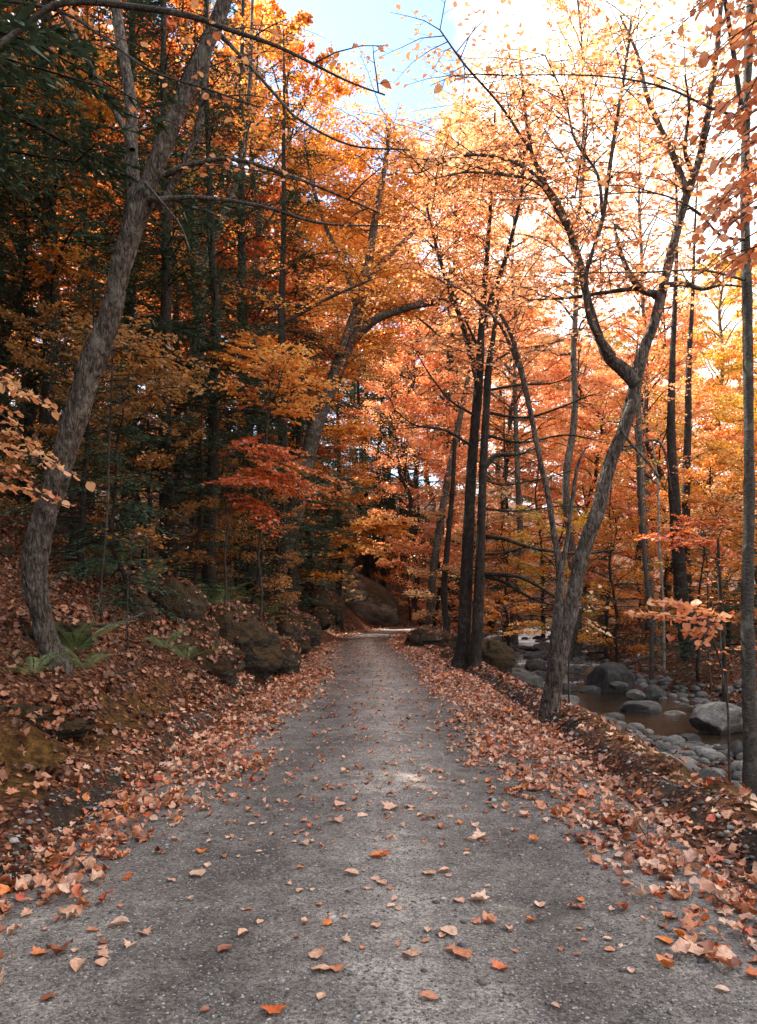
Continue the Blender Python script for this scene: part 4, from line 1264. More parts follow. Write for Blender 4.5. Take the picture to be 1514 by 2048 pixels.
# T: the twin trunks right of the road
dead = []
for a_ in [[(965, 1072, 9), (1010, 1078, 8), (1060, 1095, 6), (1150, 1108, 5), (1230, 1100, 3)], [(962, 1150, 9), (1010, 1165, 7), (1060, 1195, 6), (1110, 1212, 3)],
           [(965, 1148, 9), (1030, 1152, 7), (1075, 1172, 5), (1110, 1195, 3)], [(964, 1110, 6), (1010, 1105, 5), (1060, 1092, 3)], [(970, 935, 12), (990, 912, 10), (1040, 908, 6), (1075, 895, 3)],
           [(972, 870, 7), (1040, 885, 5), (1130, 870, 4), (1190, 880, 2)], [(972, 825, 7), (1050, 835, 5), (1120, 815, 4), (1180, 790, 2)], [(978, 780, 6), (1040, 770, 5), (1110, 765, 3), (1160, 740, 2)],
           [(970, 1018, 6), (1040, 1022, 4), (1120, 1012, 3), (1170, 1015, 2)], [(940, 890, 6), (890, 860, 5), (830, 850, 3), (790, 820, 2)], [(948, 830, 5), (900, 800, 4), (860, 750, 3), (830, 700, 2)],
           [(978, 730, 6), (1030, 700, 5), (1090, 690, 3), (1150, 670, 2)], [(958, 700, 6), (930, 640, 4), (900, 600, 3)], [(968, 960, 5), (1010, 970, 4), (1080, 958, 3), (1150, 940, 2)]]:
    dead.append(dict(p=a_, Y=16.8, dY=random.uniform(-1.2, 1.2), bark='bark_dark'))
tT, oT, pT, tipsT = hand_tree('left and thicker of the twin trunks at the right road edge', 'tree',
    [(920, 1332, 32), (928, 1268, 26), (934, 1130, 24), (943, 943, 20), (952, 830, 19), (959, 740, 17), (964, 640, 13), (975, 500, 9), (985, 340, 6), (990, 220, 4)], 16.9, 0, [
        dict(p=[(955, 760, 14), (925, 650, 10), (880, 520, 8), (850, 400, 5)], Y=16.9, dY=1),
        dict(p=[(964, 650, 12), (1010, 520, 9), (1040, 400, 6), (1050, 300, 4)], Y=16.9, dY=-1)], 'bark_dark', .5, 24)
crown_from(tT, oT, [pT] + tipsT, 140, 1.7, 'beech', .08, .9, .01, tmin=.55)
tT2, oT2, pT2, tipsT2 = hand_tree('right and slimmer of the twin trunks, with bare dead boughs', 'tree',
    [(949, 1340, 27), (954, 1268, 23), (960, 1130, 19), (966, 943, 16), (972, 830, 15), (977, 740, 14), (986, 680, 10), (996, 600, 6)], 16.6, 0, dead, 'bark_dark', .4, 20)
T, Lv = Tubes(), Leaves()
for Pl, Rl in tipsT2:
    for k in range(16):
        q = rng.uniform(.15, 1); a = Pl[min(len(Pl) - 1, int(q * len(Pl)))]
        d = unit(np.array([rng.uniform(-1, 1) + .6 * np.sign(Pl[-1][0] - Pl[0][0]), rng.uniform(-1, 1), rng.uniform(-.35, .2)]))
        l = rng.uniform(.2, .7)
        T.add(a + d * l * np.linspace(0, 1, 4)[:, None] + rng.standard_normal((4, 3)) * .02, np.linspace(.005, .0015, 4), 3)
        n = int(rng.random() < .8) * int(l / .006)
        if n:
            f = rng.random(n)
            Lv.add(a + d * (l * f)[:, None], d + rng.standard_normal((n, 3)) * .7 * [1, 1, .3], np.array([0, 0, 1.]) + rng.standard_normal((n, 3)) * .5, rng.uniform(.03, .07, n), rng.uniform(.3, .9, n))
c = link('crown', Lv.mesh('crown', M['needle'], TRI, oT2), tT2)
link('twigs', T.mesh('twigs', M['bark_dark'], oT2), c)['kind'] = 'stuff'

# E: the big forked tree on the stream bank
tE, oE, pE, tipsE = hand_tree('large leaning forked maple on the stream bank right of the road', 'tree',
    [(1096, 1437, 46), (1106, 1380, 44), (1122, 1300, 41), (1142, 1220, 36), (1166, 1105, 34), (1196, 1020, 34), (1219, 931, 33), (1247, 862, 31), (1266, 790, 31), (1276, 740, 33), (1292, 690, 27), (1313, 630, 24), (1333, 545, 22), (1352, 470, 20), (1372, 395, 20), (1398, 320, 18), (1415, 230, 16), (1432, 110, 13), (1448, -50, 9)],
    9.4, -.6, [
        dict(p=[(1272, 770, 26), (1248, 740, 27), (1215, 712, 21), (1193, 660, 18), (1175, 600, 16), (1160, 530, 15), (1138, 460, 14), (1108, 405, 12), (1080, 345, 10), (1062, 300, 8), (1048, 200, 5), (1040, 120, 4)], Y=9.05, dY=.4),
        dict(p=[(1225, 715, 18), (1180, 640, 12), (1172, 560, 10), (1180, 520, 8), (1205, 440, 8), (1216, 360, 8), (1232, 250, 7), (1250, 140, 6), (1262, 40, 4)], Y=9.0, dY=-.6),
        dict(p=[(1374, 385, 15), (1350, 320, 12), (1318, 250, 10), (1292, 185, 9), (1275, 110, 6), (1240, 30, 4)], Y=8.9, dY=.3),
        dict(p=[(1385, 345, 10), (1370, 300, 8), (1378, 220, 6), (1370, 150, 4)], Y=8.9, dY=-.5),
        dict(p=[(1322, 590, 16), (1285, 580, 13), (1258, 545, 11), (1240, 500, 8), (1230, 450, 5), (1262, 480, 3)], Y=9.0, dY=.5),
        dict(p=[(1320, 600, 12), (1280, 578, 10), (1210, 585, 8), (1140, 595, 6), (1060, 600, 3)], Y=9.0, dY=.5),
        dict(p=[(1330, 570, 12), (1370, 568, 10), (1405, 578, 8), (1445, 570, 5), (1500, 575, 3)], Y=8.9, dY=-.5),
        dict(p=[(1142, 455, 10), (1100, 380, 8), (1040, 330, 7), (960, 310, 6), (900, 320, 4), (830, 350, 2)], Y=9.1, dY=.7),
        dict(p=[(1138, 465, 7), (1080, 370, 6), (1010, 350, 5), (930, 345, 4), (860, 360, 2)], Y=9.1, dY=-.7),
        dict(p=[(1205, 430, 7), (1195, 350, 6), (1150, 280, 5), (1130, 200, 4), (1090, 110, 3)], Y=8.8, dY=.6),
        dict(p=[(1060, 300, 6), (1000, 210, 5), (930, 130, 4), (880, 60, 3)], Y=9.3, dY=-.4),
        dict(p=[(1262, 800, 10), (1245, 860, 6), (1300, 930, 5), (1335, 985, 3)], Y=9.0, dY=-.4),
        dict(p=[(1245, 900, 6), (1320, 885, 5), (1345, 990, 3)], Y=9.0, dY=.3),
    ], 'bark', .75, 80)
crown_from(tE, oE, [(pE[0][-len(pE[0]) // 3:], pE[1][-len(pE[0]) // 3:])] + tipsE[:11], 330, 1.0, 'beech', .066, .8, .005, bias=.08, tmin=.2)

# V: the low double stem leaning left beside it
tV, oV, pV, tipsV = hand_tree('slim two-stemmed maple leaning left against the foot of the forked tree', 'tree',
    [(1098, 1400, 22), (1112, 1260, 20), (1120, 1150, 15), (1108, 1070, 12), (1096, 990, 11), (1080, 920, 10), (1062, 830, 10), (1042, 740, 11), (1022, 670, 8), (985, 600, 5)], 9.9, .8, [
        dict(p=[(1122, 1150, 11), (1134, 1080, 9), (1146, 990, 8), (1156, 930, 6), (1172, 895, 4)], Y=10.2, dY=.2),
        dict(p=[(1040, 740, 8), (1000, 650, 6), (940, 590, 4), (880, 560, 3)], Y=10.6, dY=.6)], 'bark', .4, 18)
crown_from(tV, oV, [(pV[0][-30:], pV[1][-30:])] + tipsV[1:], 46, .9, 'beech', .065, .8, .005)

# F: slim trunk at the right edge
tF, oF, pF, tipsF = hand_tree('slim smooth grey trunk standing at the right edge of the picture', 'tree',
    [(1502, 1575, 38), (1498, 1400, 31), (1495, 1200, 28), (1498, 1000, 26), (1497, 800, 23), (1494, 600, 23), (1490, 400, 21), (1493, 200, 19), (1500, 60, 24), (1508, -80, 22)],
    6.0, 0, [
        dict(p=[(1496, 330, 12), (1480, 200, 11), (1466, 100, 10), (1450, 0, 9), (1440, -60, 8)], Y=5.9, dY=-.5),
        dict(p=[(1490, 480, 6), (1440, 470, 5), (1390, 420, 4), (1300, 385, 3), (1150, 395, 2), (1000, 400, 2)], Y=5.9, dY=-.9),
        dict(p=[(1497, 240, 6), (1420, 215, 5), (1330, 175, 4), (1200, 152, 3), (1000, 150, 2)], Y=5.9, dY=-.9),
        dict(p=[(1490, 560, 6), (1400, 540, 4), (1280, 545, 3), (1120, 545, 2)], Y=5.9, dY=.9)], 'bark_birch', .65, 60)
crown_from(tF, oF, tipsF, 14, .55, 'beech', .07, .5, .004)
T, Lv = Tubes(), Leaves()
for k in range(26):
    yy0 = -60 + 600 * (k + random.random()) / 26
    Ya = random.uniform(3.6, 5.2)
    spray(T, Lv, at(1600 + random.uniform(-20, 40), yy0 - 40, Ya), at(random.uniform(1360, 1460), yy0 + random.uniform(0, 110), Ya + random.uniform(-.4, .4)), .004, .052, .03, .34, .25, .95, .08, random.uniform(-.45, -.05), .09, .9)
for (a, b, Ya, bi) in [((1580, 30), (1390, 140), 3.9, -.05), ((1590, 130), (1370, 300), 4.2, -.2), ((1590, 220), (1420, 350), 3.7, -.25), ((1560, -40), (1430, 60), 4.4, .1), ((1580, 380), (1440, 470), 4.0, -.1), ((1590, 480), (1450, 560), 4.5, .0), ((1590, 60), (1480, 230), 3.5, -.2)]:
    spray(T, Lv, at(*a, Ya), at(*b, Ya + .2), .004, .085, .05, .3, .25, .8, .08, bi, .1, .9)
c = link('crown', Lv.mesh('crown', M['beech'], TPL_F, oF), tF)
c['label'] = 'near copper-orange leaves hanging at the upper right'
link('twigs', T.mesh('twigs', M['twig'], oF), c)['kind'] = 'stuff'

# far side trunks that read individually
for lb, sp, Yd, bk, mt, nn in [
    ('dark upright maple trunk flaring on the leafy far bank', [(1384, 1378, 34), (1376, 1320, 28), (1364, 1200, 27), (1356, 1100, 25), (1346, 950, 20), (1342, 850, 17), (1345, 720, 12), (1350, 600, 9), (1354, 450, 6), (1350, 300, 3)], 20, 'bark_dark', 'beech', 26),
    ('dark trunk close behind the maple on the leafy far bank', [(1388, 1290, 18), (1374, 1150, 16), (1372, 1000, 16), (1376, 850, 14), (1378, 720, 11), (1385, 600, 7), (1390, 450, 4), (1398, 320, 2)], 24, 'bark_dark', 'orange', 26),
    ('slim grey maple on the far bank right of the forked tree', [(1322, 1355, 28), (1305, 1250, 20), (1290, 1100, 17), (1282, 980, 15), (1278, 850, 12), (1275, 700, 8)], 22, 'bark', 'orange', 22),
    ('white-stemmed birch slanting on the far bank', [(1328, 1290, 6), (1326, 1200, 5), (1318, 1080, 5), (1316, 980, 4), (1305, 880, 3)], 20, 'bark_pale', 'yellow', 5),
    ('thin pale birch left of the white stem', [(1303, 1250, 9), (1292, 1150, 8), (1284, 1030, 7), (1278, 930, 6), (1270, 850, 4)], 19, 'bark_birch', 'yellow', 6),
    ('slender dark trunk left of the twin trunks', [(858, 1252, 16), (866, 1150, 15), (880, 1050, 14), (895, 960, 13), (915, 860, 12), (935, 760, 9), (950, 650, 6)], 31, 'bark', 'beech', 30),
    ('slender upright trunk nearest left of the twin trunks', [(893, 1262, 15), (888, 1180, 13), (896, 1080, 11), (905, 980, 9), (910, 880, 7)], 29, 'bark_dark', 'beech', 12),
    ('thin curved trunk at the edge of the bend', [(868, 1258, 8), (880, 1180, 7), (893, 1100, 6), (908, 1020, 4)], 33, 'bark_dark', 'red', 10),
    ('straight shadowed trunk behind the maple leaning at the bend', [(580, 1190, 20), (590, 1080, 18), (598, 960, 16), (600, 800, 12)], 27, 'bark_dark', 'red', 12),
    ('first slender sapling right of the thin upright maple', [(374, 1130, 4), (392, 1030, 4), (408, 930, 3), (416, 850, 3)], 17, 'twig', 'amber', 8),
    ('second slender sapling right of the thin upright maple', [(420, 1135, 4), (432, 1030, 4), (446, 930, 3), (455, 860, 3)], 17.5, 'twig', 'amber', 9),
    ('third slender sapling right of the thin upright maple', [(405, 1130, 3), (414, 1060, 3), (425, 1000, 3), (436, 930, 2)], 18, 'twig', 'olive', 7),
    ('straight dark trunk in the shade left of the bend', [(500, 1165, 16), (498, 1050, 15), (500, 900, 13), (505, 750, 11)], 26, 'bark_dark', 'amber', 12),
    ('thin dark stem among ferns on the far bank at right', [(1450, 1400, 12), (1446, 1280, 10), (1440, 1180, 8), (1436, 1080, 5)], 15, 'bark_dark', 'red', 7),
]:
    t, o, pp, tp = hand_tree(lb, 'tree', sp, Yd, 0, [], bk, .4 if sp[1][2] > 12 else 0, 14)
    crown_from(t, o, [pp], nn, 1.5 if nn > 12 else .9, mt, .085, .8, .008, tmin=.35)

# saplings whose boughs are seen as separate leaf sprays
def sapling(label, stem, Y, sprays, mat, leafs=.075, dens=1., flat=.35, bark='twig', every=.1, group=None, tpl=None):
    sp = to_ground(stem, Y, .1)
    P, R = px_path(sp, Y, 0, 5)
    R = R * .6
    P[:, 0] += .035 * Y / 10 * vnoise(np.stack([P[:, 2] * 1.7, 0 * R + Y, 0 * R], -1), 4)
    off = np.array([P[0][0], P[0][1], landz(P[0][0], P[0][1])])
    t = thing('sapling', label, 'sapling', off, 0, group)
    T = Tubes(); T.add(P, R, 8)
    link('trunk', T.mesh('trunk', M[bark], off), t)
    T, Lv = Tubes(), Leaves()
    more = [((a[0] + random.uniform(-8, 8), a[1] + random.uniform(-25, 25)), (b[0] * .93 + a[0] * .07 + random.uniform(-22, 22), b[1] + random.uniform(-28, 28)), Ya, Yb + random.uniform(-.6, .6) * Y / 14, bi - .05) for (a, b, Ya, Yb, bi) in sprays] if Y > 7 else []
    for (a, b, Ya, Yb, bi) in sprays + more:
        spray(T, Lv, at(*a, Ya), at(*b, Yb), .006 * Y / 10 + .002, leafs, .05, .33, .08, dens, .07, bi, every, flat)
    c = link('crown', Lv.mesh('crown', M[mat], TPL_F, off), t)
    link('twigs', T.mesh('twigs', M['twig'], off), c)['kind'] = 'stuff'
    return t


sapling('sapling with amber-yellow layered boughs over the dark slope', [(520, 1150, 9), (525, 1000, 8), (535, 850, 7), (545, 740, 5)], 15,
        [((540, 800), (690, 770), 15, 14, .1), ((540, 790), (640, 720), 15, 16, .1), ((535, 820), (420, 760), 15, 14, -.1), ((535, 760), (430, 700), 15, 16, 0), ((540, 740), (610, 690), 15, 13.5, .2),
         ((540, 820), (620, 830), 15, 14, 0), ((538, 780), (560, 700), 15, 13, .1), ((535, 830), (660, 810), 15, 16.5, .1), ((540, 740), (500, 680), 15, 17, 0)], 'orange', .085, 1.3)
sapling('sapling with red-orange boughs arching towards the bend', [(450, 1120, 8), (455, 1000, 7), (462, 900, 5)], 14,
        [((455, 900), (600, 915), 14, 13, .0), ((460, 910), (690, 970), 14, 13.5, .25), ((455, 930), (620, 985), 14, 14.5, .15), ((455, 980), (560, 1060), 14, 13, -.05), ((455, 950), (640, 1000), 14, 15, .2), ((455, 1000), (580, 1030), 14, 14.5, -.1),
         ((455, 900), (520, 870), 14, 15, -.05), ((455, 960), (540, 970), 14, 12.5, -.1)], 'red', .08, 1.4)
sapling('bright orange beech sapling beside the slanting rock', [(662, 1170, 4), (676, 1120, 3.5), (690, 1060, 3)], 36,
        [((680, 1090), (800, 1100), 35.5, 34.5, .3), ((685, 1070), (830, 1060), 35.5, 34.5, .35), ((688, 1060), (790, 1030), 35.5, 35.5, .3), ((680, 1100), (760, 1110), 35.5, 36.5, .3), ((684, 1080), (640, 1110), 35.5, 35.5, .2), ((688, 1060), (810, 1075), 35.5, 36.5, .3)], 'orange', .13, 1.6, every=.08)
sapling('sapling with pale orange-green layers beside the leaning trunk', [(205, 1180, 9), (215, 1000, 8), (220, 850, 7), (225, 700, 5)], 10.5,
        [((222, 720), (350, 690), 10.5, 9.5, .1), ((222, 700), (420, 730), 10.5, 10, .0), ((222, 760), (400, 790), 10.5, 11, -.2), ((222, 690), (120, 650), 10.5, 10, 0), ((222, 740), (130, 700), 10.5, 11, -.2),
         ((222, 700), (300, 640), 10.5, 11, 0), ((222, 800), (340, 860), 10.5, 10, -.25), ((222, 850), (120, 800), 10.5, 11, -.3), ((222, 820), (440, 770), 10.5, 10.8, -.1)], 'olive', .075, 1.1)
sapling('sapling with salmon leaves drooping beside the stream at right', [(1462, 1560, 9), (1456, 1400, 8), (1430, 1290, 6), (1400, 1230, 4)], 6.5,
        [((1430, 1250), (1245, 1230), 6.5, 6.8, .02), ((1420, 1230), (1300, 1205), 6.5, 6.2, -.02), ((1425, 1240), (1400, 1290), 6.5, 6.2, 0.), ((1430, 1260), (1340, 1270), 6.5, 6.6, -.02), ((1440, 1300), (1530, 1300), 6.5, 6.3, 0.), ((1425, 1240), (1440, 1230), 6.5, 6.1, 0.)], 'beech', .085, 1.4, .6, every=.05)
sapling('small yellow-green sapling against the foot of the forked tree', [(1140, 1330, 6), (1150, 1270, 5), (1158, 1220, 4)], 11,
        [((1155, 1225), (1222, 1215), 11, 11, .2), ((1155, 1235), (1215, 1255), 11, 10.6, .1), ((1156, 1215), (1190, 1195), 11, 11.2, .2)], 'pale', .085, 1)
sapling('orange sapling spreading low over the rapids', [(1000, 1300, 6), (1005, 1250, 5), (1010, 1210, 4)], 22,
        [((1005, 1230), (1090, 1215), 22, 22, .1), ((1005, 1250), (1080, 1245), 22, 21, .2), ((1005, 1220), (950, 1190), 22, 22, 0), ((1008, 1215), (1060, 1185), 22, 23, .1), ((1005, 1260), (1060, 1270), 22, 21, .2), ((1005, 1240), (950, 1240), 22, 22, 0)], 'orange', .09, 1.5)
sapling('red-leaved sapling on the shaded far bank at right', [(1420, 1330, 7), (1415, 1200, 6), (1410, 1060, 4)], 17,
        [((1412, 1080), (1330, 1100), 17, 16, -.1), ((1412, 1060), (1460, 1040), 17, 17, 0), ((1412, 1070), (1290, 1060), 17, 17.5, .1), ((1412, 1100), (1480, 1110), 17, 16, -.1), ((1412, 1050), (1350, 1030), 17, 18, 0)], 'red', .085, 1.5)
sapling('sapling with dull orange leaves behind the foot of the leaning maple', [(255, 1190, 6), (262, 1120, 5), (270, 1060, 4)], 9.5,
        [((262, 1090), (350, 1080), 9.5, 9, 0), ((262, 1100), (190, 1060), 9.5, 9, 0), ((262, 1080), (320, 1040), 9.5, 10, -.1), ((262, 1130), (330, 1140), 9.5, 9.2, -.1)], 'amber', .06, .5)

# ------------------------------------------------------------------ rocks
def rock_mesh(seed, sub=5, flat=.7, ang=.35, mat='rock'):
    V, F = ico(sub)
    r = np.random.default_rng(seed)
    # a few random cutting planes give worn facets
    for _ in range(9):
        d = unit(r.standard_normal(3)); k = r.uniform(.62, .92)
        s = V @ d
        V = V - np.maximum(s - k, 0)[:, None] * d * .93
    V = V * (1 + ang * .3 * fbm(V * 1.3 + seed, 2, seed)[:, None] + .035 * fbm(V * 6 + seed, 3, seed + 4)[:, None])
    if ang > .6:
        V = V * (1 - .16 * np.abs(fbm(V * 2.6 + seed, 2, seed + 8))[:, None] + .03 * fbm(V * 14, 3, seed)[:, None])
    V[:, 2] *= flat
    return mesh_np('boulder', V, [F], [M[mat]], True)


RK = [rock_mesh(s, 5, .68 + .12 * (s % 3), .42 + .05 * (s % 4)) for s in range(8)]
RM = [rock_mesh(30 + s, 6, .85, 1.15, 'rock_moss') for s in range(3)]
RB = rock_mesh(50, 6, .8, .5, 'rock_big')


def boulder(me, x, y, z, sx, sy, sz, label, group=None, rz=None, tilt=(0, 0)):
    o = link('boulder', me)
    o.location = (x, y, z); o.scale = (sx, sy, sz)
    o.rotation_euler = (tilt[0], tilt[1], random.uniform(0, 6.28) if rz is None else rz)
    tag(o, label, 'boulder', group)
    return o


def rock_px(px, py, wpx, hpx, Y, label, me=None, group=None, rz=0, tilt=(0, 0), deep=.8):
    p = at(px, py, Y)
    s = wpx / FPX * Y / 2
    h = hpx / FPX * Y / 2
    return boulder(me or random.choice(RK), p[0], p[1], p[2] + (.22 * h if me is None else 0), s * 1.15, s * deep * 1.1, h * 1.45, label, group, rz, tilt)


GB = 'boulders set in the left bank'
rock_px(352, 1218, 120, 100, 12.2, 'round boulder capped with fallen leaves on the left bank', RM[0], GB)
rock_px(468, 1290, 165, 140, 13.2, 'big mossy boulder with pale lichen patches at the road edge', RM[1], GB, .4)
rock_px(560, 1312, 90, 60, 15.5, 'low mossy rock against the lichened boulder', RM[2], GB)
rock_px(430, 1365, 90, 60, 11.5, 'mound of rust moss below the lichened boulder', RM[2], GB)
rock_px(250, 1215, 110, 90, 11.5, 'moss-covered rock left of the leaf-capped boulder', RM[2], GB)
rock_px(150, 1160, 120, 130, 13, 'dark upright rock in the gloom beside the leaning trunk', RM[1], GB)
rock_px(300, 1150, 90, 60, 15, 'dim rock under the young spruce', RM[0], GB)
rock_px(722, 1205, 170, 88, 44, 'big slanting grey ledge above the bend of the road', RB, None, .3, (.1, .42))
rock_px(860, 1282, 108, 52, 27, 'dark mossy rock at the right edge of the road before the twin trunks', RM[1], None, .2)
rock_px(640, 1215, 90, 60, 33, 'mossy rock below the small hemlocks near the bend', RM[0], GB)
rock_px(610, 1260, 70, 50, 24, 'mossy rock on the bank before the bend', RM[2], GB)
rock_px(985, 1320, 80, 70, 20, 'dark wet boulder behind the twin trunks', RM[0])
for k in range(28):
    Yd = 8.5 + 24 * random.random() ** 1.2
    u = -2.5 - 3.8 * random.random() ** 1.3
    x = float(rc(Yd)) + u
    sz = random.uniform(.18, .5) * (1 + Yd / 40)
    boulder(random.choice(RM), x, Yd, landz(x, Yd) + sz * .05, sz * random.uniform(.9, 1.5), sz, sz * random.uniform(.6, 1), 'rough mossy rock half buried in the left bank', GB, None, (random.uniform(-.4, .4), random.uniform(-.4, .4)))
for px, py, w_, h_, Yd, lb in [(70, 1448, 200, 70, 6.4, 'rust-green mossy hummock at the left edge of the picture'), (375, 1325, 210, 95, 11.2, 'broad leaf-covered rock mound in front of the leaf-capped boulder'), (250, 1290, 130, 60, 10.6, 'leafy rock right of the leaning maple foot'),
                           (508, 1248, 90, 60, 16, 'mossy rock behind the lichened boulder'), (575, 1265, 70, 44, 19.5, 'mossy rock under the ferns near the bend'), (600, 1290, 46, 34, 20, 'small mossy rock by the road edge past the lichened boulder'), (555, 1225, 80, 50, 21, 'mossy rock at the foot of the maple leaning at the bend'), (640, 1240, 56, 40, 31, 'small dark rock on the bank near the bend')]:
    rock_px(px, py, w_, h_, Yd, lb, random.choice(RM), GB, random.uniform(0, 3))
GS = 'grey rocks in and beside the stream'
for px, py, w_, h_, Yd, lb in [
    (1050, 1370, 75, 40, 17.5, 'large grey boulder left of the forked trunk foot'), (1008, 1378, 60, 26, 17, 'flat pale rock left of the large grey boulder'),
    (1440, 1450, 110, 66, 12.4, 'big dark wedge boulder in the pool at right'), (1500, 1430, 60, 50, 13, 'grey boulder behind the slim trunk in the pool'),
    (1283, 1422, 80, 34, 15, 'broad flat boulder across the pool'), (1228, 1437, 46, 18, 14, 'low slab in front of the broad flat boulder'),
    (1185, 1385, 44, 26, 18, 'rounded stone on the far gravel bar'), (1375, 1508, 84, 40, 10, 'large smooth boulder on the near shore'),
    (1318, 1510, 36, 36, 9.9, 'squarish boulder left of the large smooth one'), (1285, 1503, 34, 30, 10.2, 'pale pointed stone left of the squarish boulder'),
    (1412, 1540, 34, 34, 9.2, 'round dark cobble in front of the smooth boulder'), (1370, 1540, 60, 26, 9, 'low rock half covered by the leafy bank'),
    (1448, 1548, 44, 34, 9, 'pale rock next to the round dark cobble'), (1478, 1510, 40, 56, 9.3, 'upright pale rock left of the slim trunk'),
    (1455, 1515, 40, 24, 10.2, 'white-grey stone behind the upright pale rock'), (1240, 1478, 34, 22, 11.4, 'brown stone on the near shoreline'),
    (1245, 1462, 50, 20, 12.5, 'grey slab on the near shoreline'), (1210, 1490, 50, 20, 10.4, 'leaf-strewn rock under the bank lip'),
    (1140, 1362, 84, 22, 21, 'wide brown boulder behind the forked trunk'), (1218, 1345, 46, 32, 20, 'dark stone at the tail of the rapids'),
    (1238, 1375, 36, 26, 17.5, 'oval grey stone on the far bar'), (1308, 1392, 46, 34, 17, 'grey boulder at the foot of the far bank'),
    (1270, 1395, 36, 20, 16.4, 'small flat stone on the far bar'), (1350, 1435, 44, 20, 14.5, 'brown stone at the far waterline'),
    (1065, 1335, 60, 28, 25, 'boulder splitting the white rapids'), (1085, 1310, 40, 20, 28, 'pale rock above the rapids'), (1050, 1300, 40, 16, 31, 'white boulder high in the rapids'),
    (960, 1350, 50, 30, 19, 'mossy stone at the foot of the twin trunks'), (1100, 1285, 50, 18, 33, 'pale stone upstream of the rapids'), (1062, 1285, 40, 16, 34, 'pale rock at the head of the rapids'),
]:
    rock_px(px, py, w_, h_, Yd, lb, None, GS, random.uniform(0, .5))
for k in range(115):
    Yd = random.uniform(7.2, 15)
    lim = max(3.4, float(np.interp(Yd, SY, SX) - np.interp(Yd, SY, SW)) - .1)
    x = 2.75 + (lim - 2.75) * random.random()
    sz = random.uniform(.06, .17) * (1 + (random.random() < .15) * .8)
    boulder(random.choice(RK), x, Yd, landz(x, Yd) + sz * .25, sz * random.uniform(.8, 1.4), sz, sz * random.uniform(.8, 1.2), 'grey cobble on the near shore of the stream', GS)
for k in range(48):
    Yd = random.uniform(17.5, 34)
    x = float(np.interp(Yd, SY, SX) + random.uniform(-1.1, 1.1) * np.interp(Yd, SY, SW))
    sz = random.uniform(.1, .3) * (1 + (random.random() < .12))
    boulder(random.choice(RK), x, Yd, float(water_z(Yd)) + sz * .1, sz * random.uniform(.8, 1.4), sz, sz * random.uniform(.7, 1.1), 'wet grey stone breaking the water of the rapids', GS)
k = 0
while k < 32:
    Yd = 9 + 26 * random.random() ** 1.3
    s = np.interp(Yd, SY, SX); wd = np.interp(Yd, SY, SW)
    side = random.choice([-1, 1, 1])
    dx = side * (wd + random.gauss(.15, .55))
    x = s + dx
    if x < 2.9 or x > .52 * Yd + .5: continue
    sz = random.uniform(.05, .2) * (1 + (random.random() < .12) * 1.2)
    z = max(landz(x, Yd), float(water_z(Yd)) - .08)
    boulder(random.choice(RK), x, Yd, z + sz * .15, sz * random.uniform(.8, 1.4), sz, sz * random.uniform(.7, 1.1), 'grey cobble on the near shore of the stream' if dx < 0 else 'grey cobble on the far gravel bar of the stream', GS)
    k += 1

# fallen leaves resting on the bank boulders
Lv = Leaves()
bpy.context.view_layer.update()
for o in [o for o in scene.objects if o.name.startswith('boulder') and o.location.x < 2.4 and o.location.y < 36]:
    W4 = np.array(o.matrix_world)
    V = np.array([v.co[:] for v in o.data.vertices]); Nn = np.array([v.normal[:] for v in o.data.vertices])
    V = V @ W4[:3, :3].T + W4[:3, 3]; Nn = unit(Nn @ np.linalg.inv(W4[:3, :3]))
    ar = o.dimensions.x * o.dimensions.y
    p = sstep(.45, .9, Nn[:, 2]) * (.25 + sstep(-.1, .3, fbm(V * 2.5, 2, 5)))
    idx = rng.choice(len(V), size=int(min(1100, ar * 330)), p=p / p.sum())
    P = V[idx] + Nn[idx] * .008
    D = rng.standard_normal(P.shape); N2 = Nn[idx] + rng.standard_normal(P.shape) * .35
    D = D - (D * unit(N2)).sum(1)[:, None] * unit(N2)
    Lv.add(P, D, N2, rng.uniform(.05, .1, len(P)), rng.beta(2, 2, len(P)))
tag(link('leaf_litter', Lv.mesh('rock_litter', M['litter_old'], TPL_LIT)), 'brown leaves caught on top of the bank boulders', kind='stuff')

# the uncountable small cobbles of the shores, one loose mass
vc, fc = ico(2)
n = 2600
yc = 7.5 + 30 * rng.random(n) ** 1.4
sgn = np.where(rng.random(n) < .5, -1, 1)
xc = np.interp(yc, SY, SX) + sgn * (np.interp(yc, SY, SW) + .25 + np.abs(rng.normal(0, .6, n)) - (rng.random(n) < .15) * .6)
xc = np.where((yc < 11) & (sgn < 0), rng.uniform(2.9, 4.6, n), xc)
ok = (xc > 2.8) & (xc < .52 * yc + .5); xc, yc = xc[ok], yc[ok]; n = len(xc)
sz = .025 + .11 * rng.random(n) ** 2
ns_ = 1 + .22 * fbm(vc[None] * 1.5 + rng.uniform(0, 50, (n, 1, 3)), 2, 5)[..., None]
loc = vc[None] * ns_ * np.stack([sz * rng.uniform(.8, 1.5, n), sz * rng.uniform(.8, 1.3, n), sz * rng.uniform(.5, .9, n)], -1)[:, None]
V = loc + np.stack([xc, yc, np.maximum(land(xc, yc), water_z(yc) - .04) + sz * .2], -1)[:, None]
me = mesh_np('cobbles', V.reshape(-1, 3), [(fc[None] + (np.arange(n) * len(vc))[:, None, None]).reshape(-1, 3)], [M['rock']], True)
tag(link('cobbles', me), 'small grey cobbles strewn along both stream shores', kind='stuff')

